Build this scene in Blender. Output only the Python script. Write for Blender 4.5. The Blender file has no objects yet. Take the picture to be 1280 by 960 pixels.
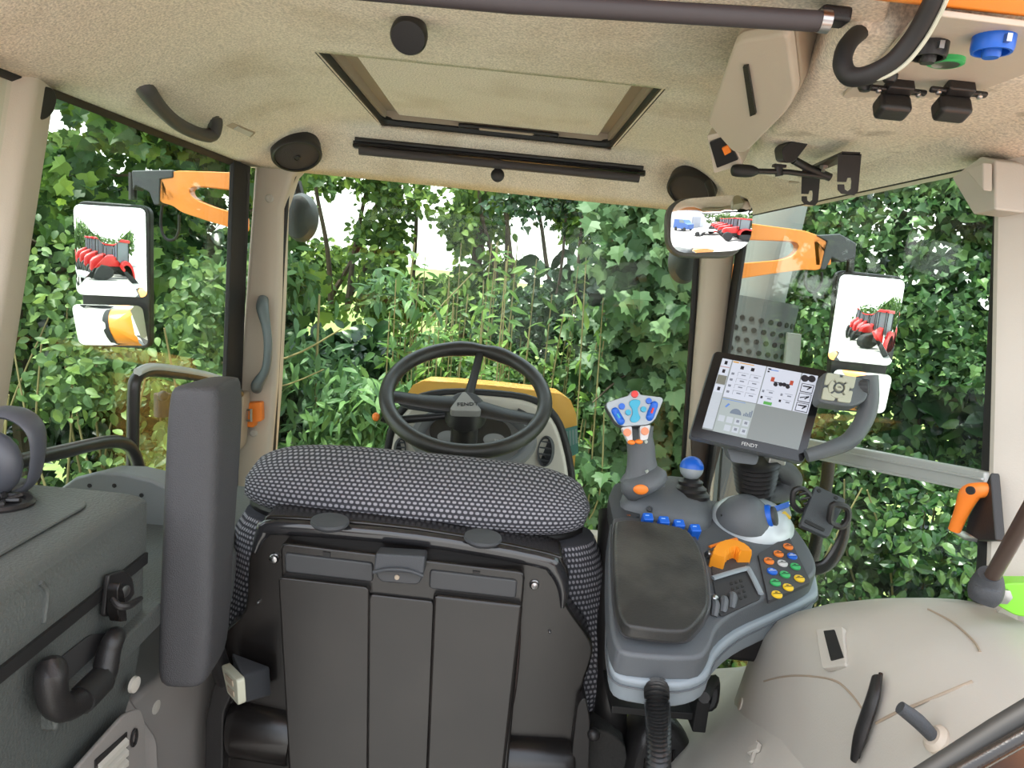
import bpy, bmesh, math, random
import numpy as np
from mathutils import Vector, Matrix, noise

# ------------------------------------------------------------------ camera, world, sun, exposure
SC = bpy.context.scene
COL = SC.collection
EYE = 1.35
FPX = 900.0
_r = math.radians(5.5)
dY = Vector((-5, 145, FPX)).normalized()
dX = Vector((math.cos(_r), -math.sin(_r), (5 * math.cos(_r) + 145 * math.sin(_r)) / FPX)).normalized()
dZ = dX.cross(dY)
if dZ.y < 0: dZ = -dZ
ROT = Matrix((dX, dY, dZ))            # rows: world axes seen in (right, up, forward) of the lens
cam_d = bpy.data.cameras.new('camera')
cam = bpy.data.objects.new('camera', cam_d)
COL.objects.link(cam)
right, up, fwd = [Vector((ROT[0][i], ROT[1][i], ROT[2][i])) for i in range(3)]
m = Matrix.Identity(4)
for i in range(3):
    m[i][0] = right[i]; m[i][1] = up[i]; m[i][2] = -fwd[i]
m[0][3], m[1][3], m[2][3] = 0, 0, EYE
cam.matrix_world = m
cam_d.sensor_width = 36
cam_d.lens = 36 * FPX / 1280
cam_d.clip_start = 0.02
cam_d.clip_end = 300
SC.camera = cam

world = bpy.data.worlds.new('world'); SC.world = world
world.use_nodes = True
wn = world.node_tree.nodes; wl = world.node_tree.links
wn.clear()
wo = wn.new('ShaderNodeOutputWorld'); wb = wn.new('ShaderNodeBackground')
wtc = wn.new('ShaderNodeTexCoord'); wsx = wn.new('ShaderNodeSeparateXYZ'); wr = wn.new('ShaderNodeValToRGB')
wl.new(wtc.outputs['Generated'], wsx.inputs[0]); wl.new(wsx.outputs['Z'], wr.inputs[0])
wr.color_ramp.elements[0].position = 0.0; wr.color_ramp.elements[0].color = (1.0, 0.98, 0.94, 1)
wr.color_ramp.elements[1].position = 0.7; wr.color_ramp.elements[1].color = (0.80, 0.88, 1.0, 1)
wl.new(wr.outputs[0], wb.inputs['Color']); wb.inputs['Strength'].default_value = 2.3
wl.new(wb.outputs[0], wo.inputs['Surface'])

sun_d = bpy.data.lights.new('sun', 'SUN'); sun_d.energy = 8.0; sun_d.angle = math.radians(2)
sun_d.color = (1.0, 0.95, 0.86)
sun = bpy.data.objects.new('sun', sun_d); COL.objects.link(sun)
sdir = Vector((0.30, 0.09, -1.2)).normalized()      # the way the sunlight travels
sun.rotation_euler = sdir.to_track_quat('-Z', 'Y').to_euler()

SC.view_settings.view_transform = 'Standard'
SC.view_settings.look = 'None'
SC.view_settings.gamma = 1.0
SC.view_settings.use_curve_mapping = False
SC.view_settings.exposure = 0.5

# ------------------------------------------------------------------ helpers
random.seed(7)
PI = math.pi
def V(*a): return Vector(a)
def ray(px, py): return ROT @ Vector((px - 640, 480 - py, FPX))
CP = Vector((0, 0, EYE))
def P(px, py, Y):
    d = ray(px, py); return CP + d * (Y / d.y)
def PX(px, py, X):
    d = ray(px, py); return CP + d * (X / d.x)
def PZ(px, py, z):
    d = ray(px, py); return CP + d * ((z - EYE) / d.z)
def PN(px, py, o, n):
    d = ray(px, py); return CP + d * ((o - CP).dot(n) / d.dot(n))

MATS = {}
def mat(name, col, rough=0.5, metal=0.0, bump=0.0, bscale=200.0, var=0.0, vscale=8.0, spec=0.5, emit=None, estr=1.0, coat=0.0, var2=None):
    if name in MATS: return MATS[name]
    M = bpy.data.materials.new(name); M.use_nodes = True
    nt = M.node_tree; b = nt.nodes['Principled BSDF']
    b.inputs['Base Color'].default_value = (*col, 1); b.inputs['Roughness'].default_value = rough
    b.inputs['Metallic'].default_value = metal; b.inputs['Specular IOR Level'].default_value = spec
    b.inputs['Coat Weight'].default_value = coat
    if emit:
        b.inputs['Emission Color'].default_value = (*emit, 1); b.inputs['Emission Strength'].default_value = estr
    tc = nt.nodes.new('ShaderNodeTexCoord')
    if bump:
        n = nt.nodes.new('ShaderNodeTexNoise'); n.inputs['Scale'].default_value = bscale; n.inputs['Detail'].default_value = 2
        bp = nt.nodes.new('ShaderNodeBump'); bp.inputs['Strength'].default_value = bump; bp.inputs['Distance'].default_value = 0.002
        nt.links.new(tc.outputs['Object'], n.inputs['Vector']); nt.links.new(n.outputs[0], bp.inputs['Height'])
        nt.links.new(bp.outputs[0], b.inputs['Normal'])
    if var:
        n = nt.nodes.new('ShaderNodeTexNoise'); n.inputs['Scale'].default_value = vscale; n.inputs['Detail'].default_value = 4
        mx = nt.nodes.new('ShaderNodeMix'); mx.data_type = 'RGBA'
        c2 = var2 or tuple(c * (1 - var) for c in col)
        mx.inputs['A'].default_value = (*col, 1); mx.inputs['B'].default_value = (*c2, 1)
        rp = nt.nodes.new('ShaderNodeValToRGB'); rp.color_ramp.elements[0].position = 0.42; rp.color_ramp.elements[1].position = 0.68
        nt.links.new(tc.outputs['Object'], n.inputs['Vector']); nt.links.new(n.outputs[0], rp.inputs[0])
        nt.links.new(rp.outputs[0], mx.inputs['Factor']); nt.links.new(mx.outputs['Result'], b.inputs['Base Color'])
    MATS[name] = M
    return M

def headliner_mat(name, col, grime=False):
    M = mat(name, col, 0.95, spec=0.1)
    nt = M.node_tree; b = nt.nodes['Principled BSDF']; L = nt.links
    tc = nt.nodes.new('ShaderNodeTexCoord')
    n = nt.nodes.new('ShaderNodeTexNoise'); n.inputs['Scale'].default_value = 330; n.inputs['Detail'].default_value = 3
    L.new(tc.outputs['Object'], n.inputs['Vector'])
    rp = nt.nodes.new('ShaderNodeValToRGB')
    rp.color_ramp.elements[0].position = 0.3; rp.color_ramp.elements[0].color = tuple(c * 0.68 for c in col) + (1,)
    rp.color_ramp.elements[1].position = 0.66; rp.color_ramp.elements[1].color = tuple(min(1, c * 1.15) for c in col) + (1,)
    L.new(n.outputs[0], rp.inputs[0])
    last = rp.outputs[0]
    n2 = nt.nodes.new('ShaderNodeTexNoise'); n2.inputs['Scale'].default_value = 6 if not grime else 13; n2.inputs['Detail'].default_value = 6
    L.new(tc.outputs['Object'], n2.inputs['Vector'])
    rp2 = nt.nodes.new('ShaderNodeValToRGB'); rp2.color_ramp.elements[0].position = 0.57 if grime else 0.5
    rp2.color_ramp.elements[1].position = 0.74 if grime else 0.9
    rp2.color_ramp.elements[0].color = (1, 1, 1, 1); g = 0.35 if grime else 0.72; rp2.color_ramp.elements[1].color = (g, g * 0.93, g * 0.8, 1)
    L.new(n2.outputs[0], rp2.inputs[0])
    mx = nt.nodes.new('ShaderNodeMix'); mx.data_type = 'RGBA'; mx.blend_type = 'MULTIPLY'; mx.inputs['Factor'].default_value = 1
    L.new(last, mx.inputs['A']); L.new(rp2.outputs[0], mx.inputs['B']); L.new(mx.outputs['Result'], b.inputs['Base Color'])
    bp = nt.nodes.new('ShaderNodeBump'); bp.inputs['Strength'].default_value = 0.5; bp.inputs['Distance'].default_value = 0.003
    L.new(n.outputs[0], bp.inputs['Height']); L.new(bp.outputs[0], b.inputs['Normal'])
    return M

def fabric_mat():
    M = mat('woven_seat_fabric', (0.1, 0.1, 0.11), 0.9, spec=0.2)
    nt = M.node_tree; b = nt.nodes['Principled BSDF']; L = nt.links
    uv = nt.nodes.new('ShaderNodeUVMap'); uv.uv_map = 'UVMap'
    sp = nt.nodes.new('ShaderNodeSeparateXYZ'); L.new(uv.outputs[0], sp.inputs[0])
    def mth(op, a, bb=None, c=None):
        n = nt.nodes.new('ShaderNodeMath'); n.operation = op
        for i, x in enumerate((a, bb, c)):
            if x is None: continue
            if isinstance(x, (int, float)): n.inputs[i].default_value = x
            else: L.new(x, n.inputs[i])
        return n.outputs[0]
    u = mth('MULTIPLY', sp.outputs[0], 1 / 0.0092); v = mth('MULTIPLY', sp.outputs[1], 1 / 0.0088)
    row = mth('MODULO', mth('FLOOR', v), 2)
    uu = mth('FRACT', mth('ADD', u, mth('MULTIPLY', row, 0.5))); vv = mth('FRACT', v)
    du = mth('ABSOLUTE', mth('SUBTRACT', uu, 0.5)); dv = mth('ABSOLUTE', mth('SUBTRACT', vv, 0.5))
    d = mth('ADD', mth('POWER', mth('MULTIPLY', du, 2.6), 2.5), mth('POWER', mth('MULTIPLY', dv, 2.9), 2.5))
    rp = nt.nodes.new('ShaderNodeValToRGB'); L.new(d, rp.inputs[0])
    rp.color_ramp.elements[0].position = 0.35; rp.color_ramp.elements[0].color = (0.33, 0.325, 0.355, 1)
    rp.color_ramp.elements[1].position = 1.0; rp.color_ramp.elements[1].color = (0.058, 0.058, 0.068, 1)
    L.new(rp.outputs[0], b.inputs['Base Color'])
    bp = nt.nodes.new('ShaderNodeBump'); bp.inputs['Strength'].default_value = 0.5; bp.inputs['Distance'].default_value = 0.002; bp.invert = True
    L.new(d, bp.inputs['Height']); L.new(bp.outputs[0], b.inputs['Normal'])
    return M

def glass_mat(name, tint=(0.90, 0.955, 0.92), refl=1.0):
    M = bpy.data.materials.new(name); M.use_nodes = True; nt = M.node_tree; nt.nodes.clear(); L = nt.links
    o = nt.nodes.new('ShaderNodeOutputMaterial'); t = nt.nodes.new('ShaderNodeBsdfTransparent'); g = nt.nodes.new('ShaderNodeBsdfGlossy')
    t.inputs[0].default_value = (*tint, 1); g.inputs['Roughness'].default_value = 0.02
    f = nt.nodes.new('ShaderNodeLayerWeight'); f.inputs[0].default_value = .5
    pw = nt.nodes.new('ShaderNodeMath'); pw.operation = 'POWER'; pw.inputs[1].default_value = 4.5
    ma = nt.nodes.new('ShaderNodeMath'); ma.operation = 'MULTIPLY_ADD'; ma.inputs[1].default_value = .6; ma.inputs[2].default_value = .010
    L.new(f.outputs['Facing'], pw.inputs[0]); L.new(pw.outputs[0], ma.inputs[0])
    mx = nt.nodes.new('ShaderNodeMixShader')
    L.new(ma.outputs[0], mx.inputs[0]); L.new(t.outputs[0], mx.inputs[1]); L.new(g.outputs[0], mx.inputs[2]); L.new(mx.outputs[0], o.inputs[0])
    MATS[name] = M
    return M

def leaf_mat(name, c1, c2, c3, gloss=0.5, trans=0.35):
    M = bpy.data.materials.new(name); M.use_nodes = True; nt = M.node_tree; L = nt.links
    b = nt.nodes['Principled BSDF']; o = nt.nodes['Material Output']
    gi = nt.nodes.new('ShaderNodeNewGeometry'); oi = nt.nodes.new('ShaderNodeObjectInfo')
    ad = nt.nodes.new('ShaderNodeMath'); ad.operation = 'ADD'; fr = nt.nodes.new('ShaderNodeMath'); fr.operation = 'FRACT'
    L.new(gi.outputs['Random Per Island'], ad.inputs[0]); L.new(oi.outputs['Random'], ad.inputs[1]); L.new(ad.outputs[0], fr.inputs[0])
    rp = nt.nodes.new('ShaderNodeValToRGB'); e = rp.color_ramp.elements
    e[0].color = (*c1, 1); e[1].color = (*c3, 1); e[1].position = 1.0
    k = e.new(0.6); k.color = (*c2, 1)
    L.new(fr.outputs[0], rp.inputs[0]); L.new(rp.outputs[0], b.inputs['Base Color'])
    b.inputs['Roughness'].default_value = gloss
    b.inputs['Specular IOR Level'].default_value = 0.4
    tr = nt.nodes.new('ShaderNodeBsdfTranslucent'); mx = nt.nodes.new('ShaderNodeMixShader'); mx.inputs[0].default_value = trans
    hs = nt.nodes.new('ShaderNodeHueSaturation'); hs.inputs['Value'].default_value = 1.5; hs.inputs['Hue'].default_value = 0.48
    L.new(rp.outputs[0], hs.inputs['Color']); L.new(hs.outputs[0], tr.inputs[0])
    L.new(b.outputs[0], mx.inputs[1]); L.new(tr.outputs[0], mx.inputs[2]); L.new(mx.outputs[0], o.inputs[0])
    MATS[name] = M
    return M

def catmull(pts, n=6, closed=False):
    pts = [Vector(p) for p in pts]; N = len(pts); out = []
    if N < 3: return pts
    rng = range(N if closed else N - 1)
    for i in rng:
        if closed: a, b, c, d = pts[(i - 1) % N], pts[i], pts[(i + 1) % N], pts[(i + 2) % N]
        else: a, b, c, d = pts[max(i - 1, 0)], pts[i], pts[i + 1], pts[min(i + 2, N - 1)]
        for k in range(n):
            t = k / n
            out.append(0.5 * ((2 * b) + (c - a) * t + (2 * a - 5 * b + 4 * c - d) * t * t + (3 * b - a - 3 * c + d) * t ** 3))
    if not closed: out.append(pts[-1])
    return out

def rpoly(pts, r, n=4):
    """round the corners of a 2-D / 3-D polygon"""
    pts = [Vector(p) for p in pts]; N = len(pts); out = []
    for i in range(N):
        a, b, c = pts[i - 1], pts[i], pts[(i + 1) % N]
        rr = r[i] if isinstance(r, (list, tuple)) else r
        d1 = (a - b); d2 = (c - b)
        k = min(rr, d1.length * 0.49, d2.length * 0.49)
        if k < 1e-6: out.append(b); continue
        p1 = b + d1.normalized() * k; p2 = b + d2.normalized() * k
        for j in range(n + 1):
            t = j / n
            out.append(p1 * (1 - t) ** 2 + b * 2 * t * (1 - t) + p2 * t * t)
    return out

class QF:
    """a panel's own frame: u right, v down (0..1 each), w metres out of its face towards the camera side"""
    def __init__(s, tl, tr, br, bl):
        s.c = [Vector(p) for p in (tl, tr, br, bl)]
        s.n = (s.c[1] - s.c[3]).cross(s.c[0] - s.c[2]).normalized()
        cen = sum(s.c, Vector()) / 4
        if s.n.dot(CP - cen) < 0: s.n = -s.n
        s.w = ((s.c[1] - s.c[0]).length + (s.c[2] - s.c[3]).length) / 2
        s.h = ((s.c[3] - s.c[0]).length + (s.c[2] - s.c[1]).length) / 2
    def __call__(s, u, v, w=0.0):
        a, b, c, d = s.c
        return (a * (1 - u) + b * u) * (1 - v) + (d * (1 - u) + c * u) * v + s.n * w
    def sub(s, u0, v0, u1, v1, w=0.0):
        return QF(s(u0, v0, w), s(u1, v0, w), s(u1, v1, w), s(u0, v1, w))

def frame(o, z, x=None):
    z = Vector(z).normalized(); x = Vector(x) if x is not None else (Vector((1, 0, 0)) if abs(z.x) < 0.9 else Vector((0, 1, 0)))
    x = (x - z * x.dot(z)).normalized(); y = z.cross(x)
    return Matrix(((x.x, y.x, z.x, o[0]), (x.y, y.y, z.y, o[1]), (x.z, y.z, z.z, o[2]), (0, 0, 0, 1)))

class MB:
    def __init__(s): s.v = []; s.f = []; s.uv = {}
    def add(s, vs, fs, uvs=None):
        o = len(s.v); s.v += [Vector(p) for p in vs]
        for k, f in enumerate(fs):
            if uvs: s.uv[len(s.f)] = uvs[k]
            s.f.append([i + o for i in f])
        return s
    def box(s, c, size, M=None):
        c = Vector(c); hx, hy, hz = [q / 2 for q in size]
        vs = [Vector((x, y, z)) + c for x in (-hx, hx) for y in (-hy, hy) for z in (-hz, hz)]
        if M: vs = [M @ p for p in vs]
        return s.add(vs, [(0, 1, 3, 2), (4, 6, 7, 5), (0, 4, 5, 1), (2, 3, 7, 6), (0, 2, 6, 4), (1, 5, 7, 3)])
    def prism(s, pts, ext, taper=1.0):
        pts = [Vector(p) for p in pts]; n = len(pts); e = Vector(ext); c = sum(pts, Vector()) / n
        top = [c + (p - c) * taper + e for p in pts]
        fs = [list(range(n))[::-1], list(range(n, 2 * n))] + [(i, (i + 1) % n, n + (i + 1) % n, n + i) for i in range(n)]
        return s.add(pts + top, fs)
    def qprism(s, q, uv, w0, w1, r=0.0, n=4):
        """polygon given in a panel frame, from height w0 to w1"""
        W, H = q.w, q.h
        pp = [Vector((u * W, v * H, 0)) for u, v in uv]
        if r: pp = rpoly(pp, r, n)
        a = [q(p.x / W, p.y / H, w0) for p in pp]
        return s.prism(a, q.n * (w1 - w0))
    def qcyl(s, q, u, v, r, w0, w1, n=20, r2=None):
        r2 = r if r2 is None else r2
        c = q(u, v); x = (q(u + .01, v) - c).normalized(); y = q.n.cross(x)
        ring = lambda rr, w: [c + x * rr * math.cos(2 * PI * i / n) + y * rr * math.sin(2 * PI * i / n) + q.n * w for i in range(n)]
        return s.loft([ring(r, w0), ring(r2, w1)])
    def loft(s, rings, closed=True, cap=True, uv=None, ring_closed=False):
        n = len(rings[0]); vs = [p for r in rings for p in r]; fs = []; us = [] if uv else None
        R = len(rings)
        for j in range(R if ring_closed else R - 1):
            for i in range(n if closed else n - 1):
                i2 = (i + 1) % n; j2 = (j + 1) % R
                fs.append((j * n + i, j * n + i2, j2 * n + i2, j2 * n + i))
                if uv:
                    ii = i + 1
                    us.append([uv(i, j), uv(ii, j), uv(ii, j + 1), uv(i, j + 1)])
        if cap and closed and not ring_closed:
            fs.append(tuple(range(n))[::-1]); fs.append(tuple((R - 1) * n + i for i in range(n)))
            if uv:
                us.append([uv(i, 0) for i in range(n)][::-1]); us.append([uv(i, R - 1) for i in range(n)])
        return s.add(vs, fs, us)
    def tube(s, pts, r, n=10, closed=False, sm=5, flat=None, cap=True):
        """swept round (or flattened: flat=(a,b,up)) section"""
        rs = r if isinstance(r, (list, tuple)) else [r] * len(pts)
        if sm and len(pts) > 2:
            P3 = catmull(pts, sm, closed)
            R1 = [x.x for x in catmull([Vector((q, 0, 0)) for q in rs], sm, closed)]
        else: P3 = [Vector(p) for p in pts]; R1 = list(rs)
        N = len(P3); rings = []; up_ = None
        for i in range(N):
            a = P3[(i - 1) % N] if (closed or i) else P3[0]; b = P3[(i + 1) % N] if (closed or i < N - 1) else P3[-1]
            t = (b - a).normalized()
            if up_ is None:
                up_ = Vector(flat[2]) if flat else (Vector((0, 0, 1)) if abs(t.z) < 0.9 else Vector((0, 1, 0)))
            up_ = (up_ - t * up_.dot(t)).normalized(); sd = t.cross(up_)
            ka, kb = (flat[0], flat[1]) if flat else (1, 1)
            rings.append([P3[i] + sd * (R1[i] * ka * math.cos(2 * PI * k / n)) + up_ * (R1[i] * kb * math.sin(2 * PI * k / n)) for k in range(n)])
        return s.loft(rings, True, cap, ring_closed=closed)
    def lathe(s, prof, M, n=24, sx=1, sy=1):
        rings = [[M @ Vector((r * math.cos(2 * PI * i / n) * sx, r * math.sin(2 * PI * i / n) * sy, h)) for i in range(n)] for r, h in prof]
        return s.loft(rings)
    def ball(s, c, rx, ry=None, rz=None, M=None, n=16, m=10, e=1.0):
        ry = ry or rx; rz = rz or rx; rings = []
        sp = lambda x: math.copysign(abs(x) ** e, x)
        for j in range(m + 1):
            t = -PI / 2 + PI * j / m
            t = max(-PI / 2 + .01, min(PI / 2 - .01, t))
            ring = []
            for i in range(n):
                a = 2 * PI * i / n
                p = Vector((rx * sp(math.cos(t)) * sp(math.cos(a)), ry * sp(math.cos(t)) * sp(math.sin(a)), rz * sp(math.sin(t))))
                if M: p = M.to_3x3() @ p
                ring.append(p + Vector(c))
            rings.append(ring)
        return s.loft(rings)

def wloc(o):
    l = Vector((0, 0, 0))
    while o is not None: l = l + o.location; o = o.parent
    return l
def tag(o, label=None, cat=None, group=None, kind=None):
    if label: o['label'] = label
    if cat: o['category'] = cat
    if group: o['group'] = group
    if kind: o['kind'] = kind
    return o
def obj(name, mb, mt, parent=None, bevel=0.0, seg=2, sub=0, smooth=True, ang=40, label=None, flip=False):
    me = bpy.data.meshes.new(name)
    off = wloc(parent) if parent else Vector()
    if parent is None and mb.v:
        off = sum(mb.v, Vector()) / len(mb.v); off.z = min(p.z for p in mb.v)
    me.from_pydata([tuple(p - off) for p in mb.v], [], mb.f)
    if mb.uv:
        ul = me.uv_layers.new(name='UVMap')
        for pi, pol in enumerate(me.polygons):
            if pi in mb.uv:
                for k, li in enumerate(pol.loop_indices): ul.data[li].uv = mb.uv[pi][k]
    bm = bmesh.new(); bm.from_mesh(me)
    bmesh.ops.recalc_face_normals(bm, faces=bm.faces)
    bm.to_mesh(me); bm.free()
    me.materials.append(mt)
    o = bpy.data.objects.new(name, me); COL.objects.link(o)
    if parent: o.parent = parent
    else: o.location = off
    if smooth:
        me.shade_smooth()
        if not bevel and not sub: me.set_sharp_from_angle(angle=math.radians(ang))
    if bevel:
        b = o.modifiers.new('bevel', 'BEVEL'); b.width = bevel; b.segments = seg; b.limit_method = 'ANGLE'; b.angle_limit = math.radians(32)
        b.harden_normals = True
    if sub:
        sb = o.modifiers.new('sub', 'SUBSURF'); sb.levels = sub; sb.render_levels = sub
    if label: o['label'] = label
    return o
def thing(name, label, cat, loc, group=None, kind=None):
    o = bpy.data.objects.new(name, None); o.empty_display_size = 0.05; COL.objects.link(o); o.location = loc
    return tag(o, label, cat, group, kind)
def struct(name, mb, mt, **k):
    o = obj(name, mb, mt, **k); o['kind'] = 'structure'; return o
def sroot(name, loc):
    o = bpy.data.objects.new(name, None); COL.objects.link(o); o.location = loc; o['kind'] = 'structure'; return o
def text(name, body, size, o, x, n, mt, parent, extrude=0.0005, shear=0, bold=0.0):
    cu = bpy.data.curves.new(name, 'FONT'); cu.body = body; cu.size = size; cu.extrude = extrude; cu.align_x = 'CENTER'; cu.align_y = 'CENTER'
    cu.shear = shear; cu.offset = bold; cu.resolution_u = 2
    t = bpy.data.objects.new(name, cu); COL.objects.link(t)
    dg = bpy.context.evaluated_depsgraph_get(); dg.update()
    me = bpy.data.meshes.new_from_object(t.evaluated_get(dg)); bpy.data.objects.remove(t)
    M = frame(o, n, x); M.translation = Vector(o) - (wloc(parent) if parent else Vector())
    me.transform(M); me.materials.clear(); me.materials.append(mt)
    ob = bpy.data.objects.new(name, me); COL.objects.link(ob)
    if parent: ob.parent = parent
    return ob

# ------------------------------------------------------------------ materials
HL = headliner_mat('headliner_fabric', (0.72, 0.64, 0.53))
HLG = headliner_mat('headliner_fabric_grimy', (0.72, 0.65, 0.54), True)
CREAM = mat('cream_plastic', (0.52, 0.455, 0.37), 0.5, bump=0.15, bscale=500)
CREAM2 = mat('pale_cream_plastic', (0.50, 0.475, 0.42), 0.45, bump=0.1, bscale=400, var=0.08, vscale=5)
TAUPE = mat('taupe_plastic', (0.36, 0.29, 0.215), 0.5)
BLACK = mat('black_plastic', (0.014, 0.013, 0.013), 0.42, bump=0.15, bscale=600)
GLOSSB = mat('satin_black_shell', (0.008, 0.007, 0.0068), 0.24, bump=0.08, bscale=900, spec=0.55, var=.5, vscale=7, var2=(.016, .0135, .012))
RUBBER = mat('black_rubber', (0.010, 0.010, 0.010), 0.6)
DGREY = mat('dark_grey_plastic', (0.05, 0.054, 0.06), 0.55, bump=0.3, bscale=700)
MGREY = mat('mid_grey_plastic', (0.105, 0.115, 0.125), 0.5, bump=0.2, bscale=700)
LGREY = mat('light_grey_plastic', (0.27, 0.31, 0.34), 0.42)
SILVER = mat('silver_plastic', (0.36, 0.40, 0.43), 0.35, metal=0.15)
PADG = mat('grained_charcoal_pad', (0.058, 0.058, 0.062), 0.6, bump=0.6, bscale=700)
LEATHER = mat('worn_black_leather', (0.028, 0.028, 0.027), 0.42, bump=0.25, bscale=300, var=0.5, vscale=12, var2=(0.07, 0.068, 0.06))
BOXG = mat('dark_grey_box_plastic', (0.078, 0.086, 0.081), 0.42, bump=0.5, bscale=320)
ORANGE = mat('orange_paint', (0.85, 0.28, 0.035), 0.3, coat=0.3)
BONNET = mat('orange_bonnet_paint', (0.85, 0.40, 0.10), 0.25, coat=0.4)
ORP = mat('orange_plastic', (0.85, 0.22, 0.025), 0.4)
BLUE = mat('blue_plastic', (0.01, 0.12, 0.60), 0.35)
LBLUE = mat('light_blue_plastic', (0.03, 0.36, 0.55), 0.35)
RED = mat('red_plastic', (0.70, 0.035, 0.03), 0.35)
GREEN = mat('green_plastic', (0.04, 0.42, 0.12), 0.35)
LIME = mat('lime_green_metal', (0.22, 0.62, 0.04), 0.35)
YEL = mat('yellow_plastic', (0.85, 0.55, 0.02), 0.4)
WHITE = mat('white_plastic', (0.6, 0.6, 0.6), 0.4)
IVORY = mat('ivory_plastic', (0.46, 0.46, 0.36), 0.4)
METAL = mat('bare_metal', (0.42, 0.42, 0.42), 0.3, metal=1.0)
ALU = mat('aluminium_profile', (0.50, 0.53, 0.52), 0.38, metal=0.2)
MIRROR = mat('mirror_glass', (0.93, 0.95, 0.95), 0.0, metal=1.0)
FABRIC = fabric_mat()
GLASS = glass_mat('window_glass')
EXH = mat('exhaust_grey', (0.28, 0.30, 0.29), 0.6)

# ------------------------------------------------------------------ cab shell
XL, XR, YF, YB = -0.70, 0.61, 1.975, 0.62
def sstep(t): t = max(0.0, min(1.0, t)); return t * t * (3 - 2 * t)
def ceil_z(x, y):
    a = sstep((x - XL) / 0.27) * sstep((XR - x) / 0.27) * sstep((YF - y) / 0.2)
    return 1.556 + 0.114 * a * (0.55 + 0.45 * sstep((y - YB + .02) / 0.2))
def PC(px, py, out=0.0):
    d = ray(px, py); t = .2 / d.y
    for _ in range(900):
        p = CP + d * t
        if p.z >= ceil_z(p.x, p.y): break
        t += .002 / d.y
    e = .01
    n = Vector((ceil_z(p.x + e, p.y) - ceil_z(p.x - e, p.y), ceil_z(p.x, p.y + e) - ceil_z(p.x, p.y - e), -2 * e)).normalized()
    return p + n * out, n
SX0, SX1, SY0, SY1 = -0.335, 0.22, 1.22, 1.81
def axis(a, b, n, *ins):
    s = set(round(a + (b - a) * i / n, 4) for i in range(n + 1)) | set(ins)
    return sorted(s)
xs = axis(XL, XR, 26, SX0, SX1); ys = axis(YB, YF, 28, SY0, SY1)
mb = MB(); g = {}
for i, x in enumerate(xs):
    for j, y in enumerate(ys):
        g[i, j] = len(mb.v); mb.v.append(V(x, y, ceil_z(x, y)))
for i in range(len(xs) - 1):
    for j in range(len(ys) - 1):
        cx, cy = (xs[i] + xs[i + 1]) / 2, (ys[j] + ys[j + 1]) / 2
        if SX0 < cx < SX1 and SY0 < cy < SY1: continue
        mb.f.append([g[i, j], g[i, j + 1], g[i + 1, j + 1], g[i + 1, j]])
ceiling = struct('ceiling', mb, HL)
sd = ceiling.modifiers.new('thick', 'SOLIDIFY'); sd.thickness = 0.012; sd.offset = -1
# sunroof (recess, shade, seal)
sr = thing('sunroof', 'closed sunroof in the headliner with fabric shade and black seal', 'sunroof', (-0.057, 1.515, 1.66))
zc = 1.672
mb = MB()
for (a, b, c, d) in ((SX0, SY0, SX0 + .012, SY1), (SX1 - .012, SY0, SX1, SY1), (SX0, SY1 - .012, SX1, SY1), (SX0, SY0, SX1, SY0 + .006)):
    mb.box(((a + c) / 2, (b + d) / 2, zc + .025), (abs(c - a), abs(d - b), .05))
obj('recess_wall', mb, TAUPE, sr)
mb = MB(); mb.box((-.057, (SY0 + SY1) / 2, 1.692), (SX1 - SX0, SY1 - SY0, .004)); obj('inner_tray', mb, TAUPE, sr)
mb = MB()
sh = [V(-.290, 1.218, 1.678), V(.182, 1.218, 1.678), V(.182, 1.772, 1.678), V(-.290, 1.772, 1.678)]
mb.prism(rpoly(sh, .006), V(0, 0, .008)); obj('shade_panel', mb, HL, sr, bevel=.002)
mb = MB(); mb.tube(rpoly([V(SX0 - .004, SY0, zc - .004), V(SX0 - .004, SY1, zc - .004), V(SX1 + .004, SY1, zc - .004), V(SX1 + .004, SY0, zc - .004)], [0, .05, .05, 0], 6), .0105, 8, sm=0)
obj('rubber_seal', mb, RUBBER, sr)
mb = MB(); mb.box((-.03, 1.788, 1.672), (.24, .016, .010)); pn = obj('pull_handle', mb, BLACK, sr, bevel=.004)
mb = MB(); mb.box((-.035, 1.7815, 1.667), (.13, .008, .005)); obj('grip_strip', mb, TAUPE, sr, bevel=.002)

# overhead console (right) with its flap, switch, sockets
oc = thing('overhead_console', 'cream fabric-covered overhead console above the right window, grimy', 'console', (0.45, 1.0, 1.57))
mb = MB()
plan = [V(.262, .64, 1.575), V(.33, .98, 1.575), V(.385, 1.27, 1.572), V(.43, 1.40, 1.57), V(.60, 1.46, 1.562), V(.605, .64, 1.562)]
mb.prism(plan, V(-.0, 0, .105), 1.0)
obj('console_body', mb, HLG, oc, bevel=.018, seg=3)
flap = [P(922, 40, .765), P(986, 40, .70), P(1001, 108, .80), P(990, 130, .85), P(932, 192, 1.03), P(918, 186, 1.05), P(903, 112, 1.0)]
fc = sum(flap, Vector()) / len(flap); fn = (flap[2] - flap[0]).cross(flap[5] - flap[0]).normalized()
if fn.dot(CP - fc) < 0: fn = -fn
flat = [p - fn * (p - fc).dot(fn) for p in flap]
mb = MB(); mb.prism(rpoly(flat, .012), -fn * .05); obj('flap_frame', mb, TAUPE, oc, bevel=.003)
mb = MB(); mb.prism(rpoly([fc + (p - fc) * .985 for p in flat], .014), fn * .012, .97); fl = obj('storage_flap', mb, CREAM, oc, bevel=.004)
q = QF(*[PN(a, b, fc + fn * .014, fn) for a, b in ((929, 83), (935, 82), (945, 142), (938, 145))])
mb = MB(); mb.qprism(q, [(0, 0), (1, 0), (1, 1), (0, 1)], -.002, .001); obj('finger_slot', mb, BLACK, fl)
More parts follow.
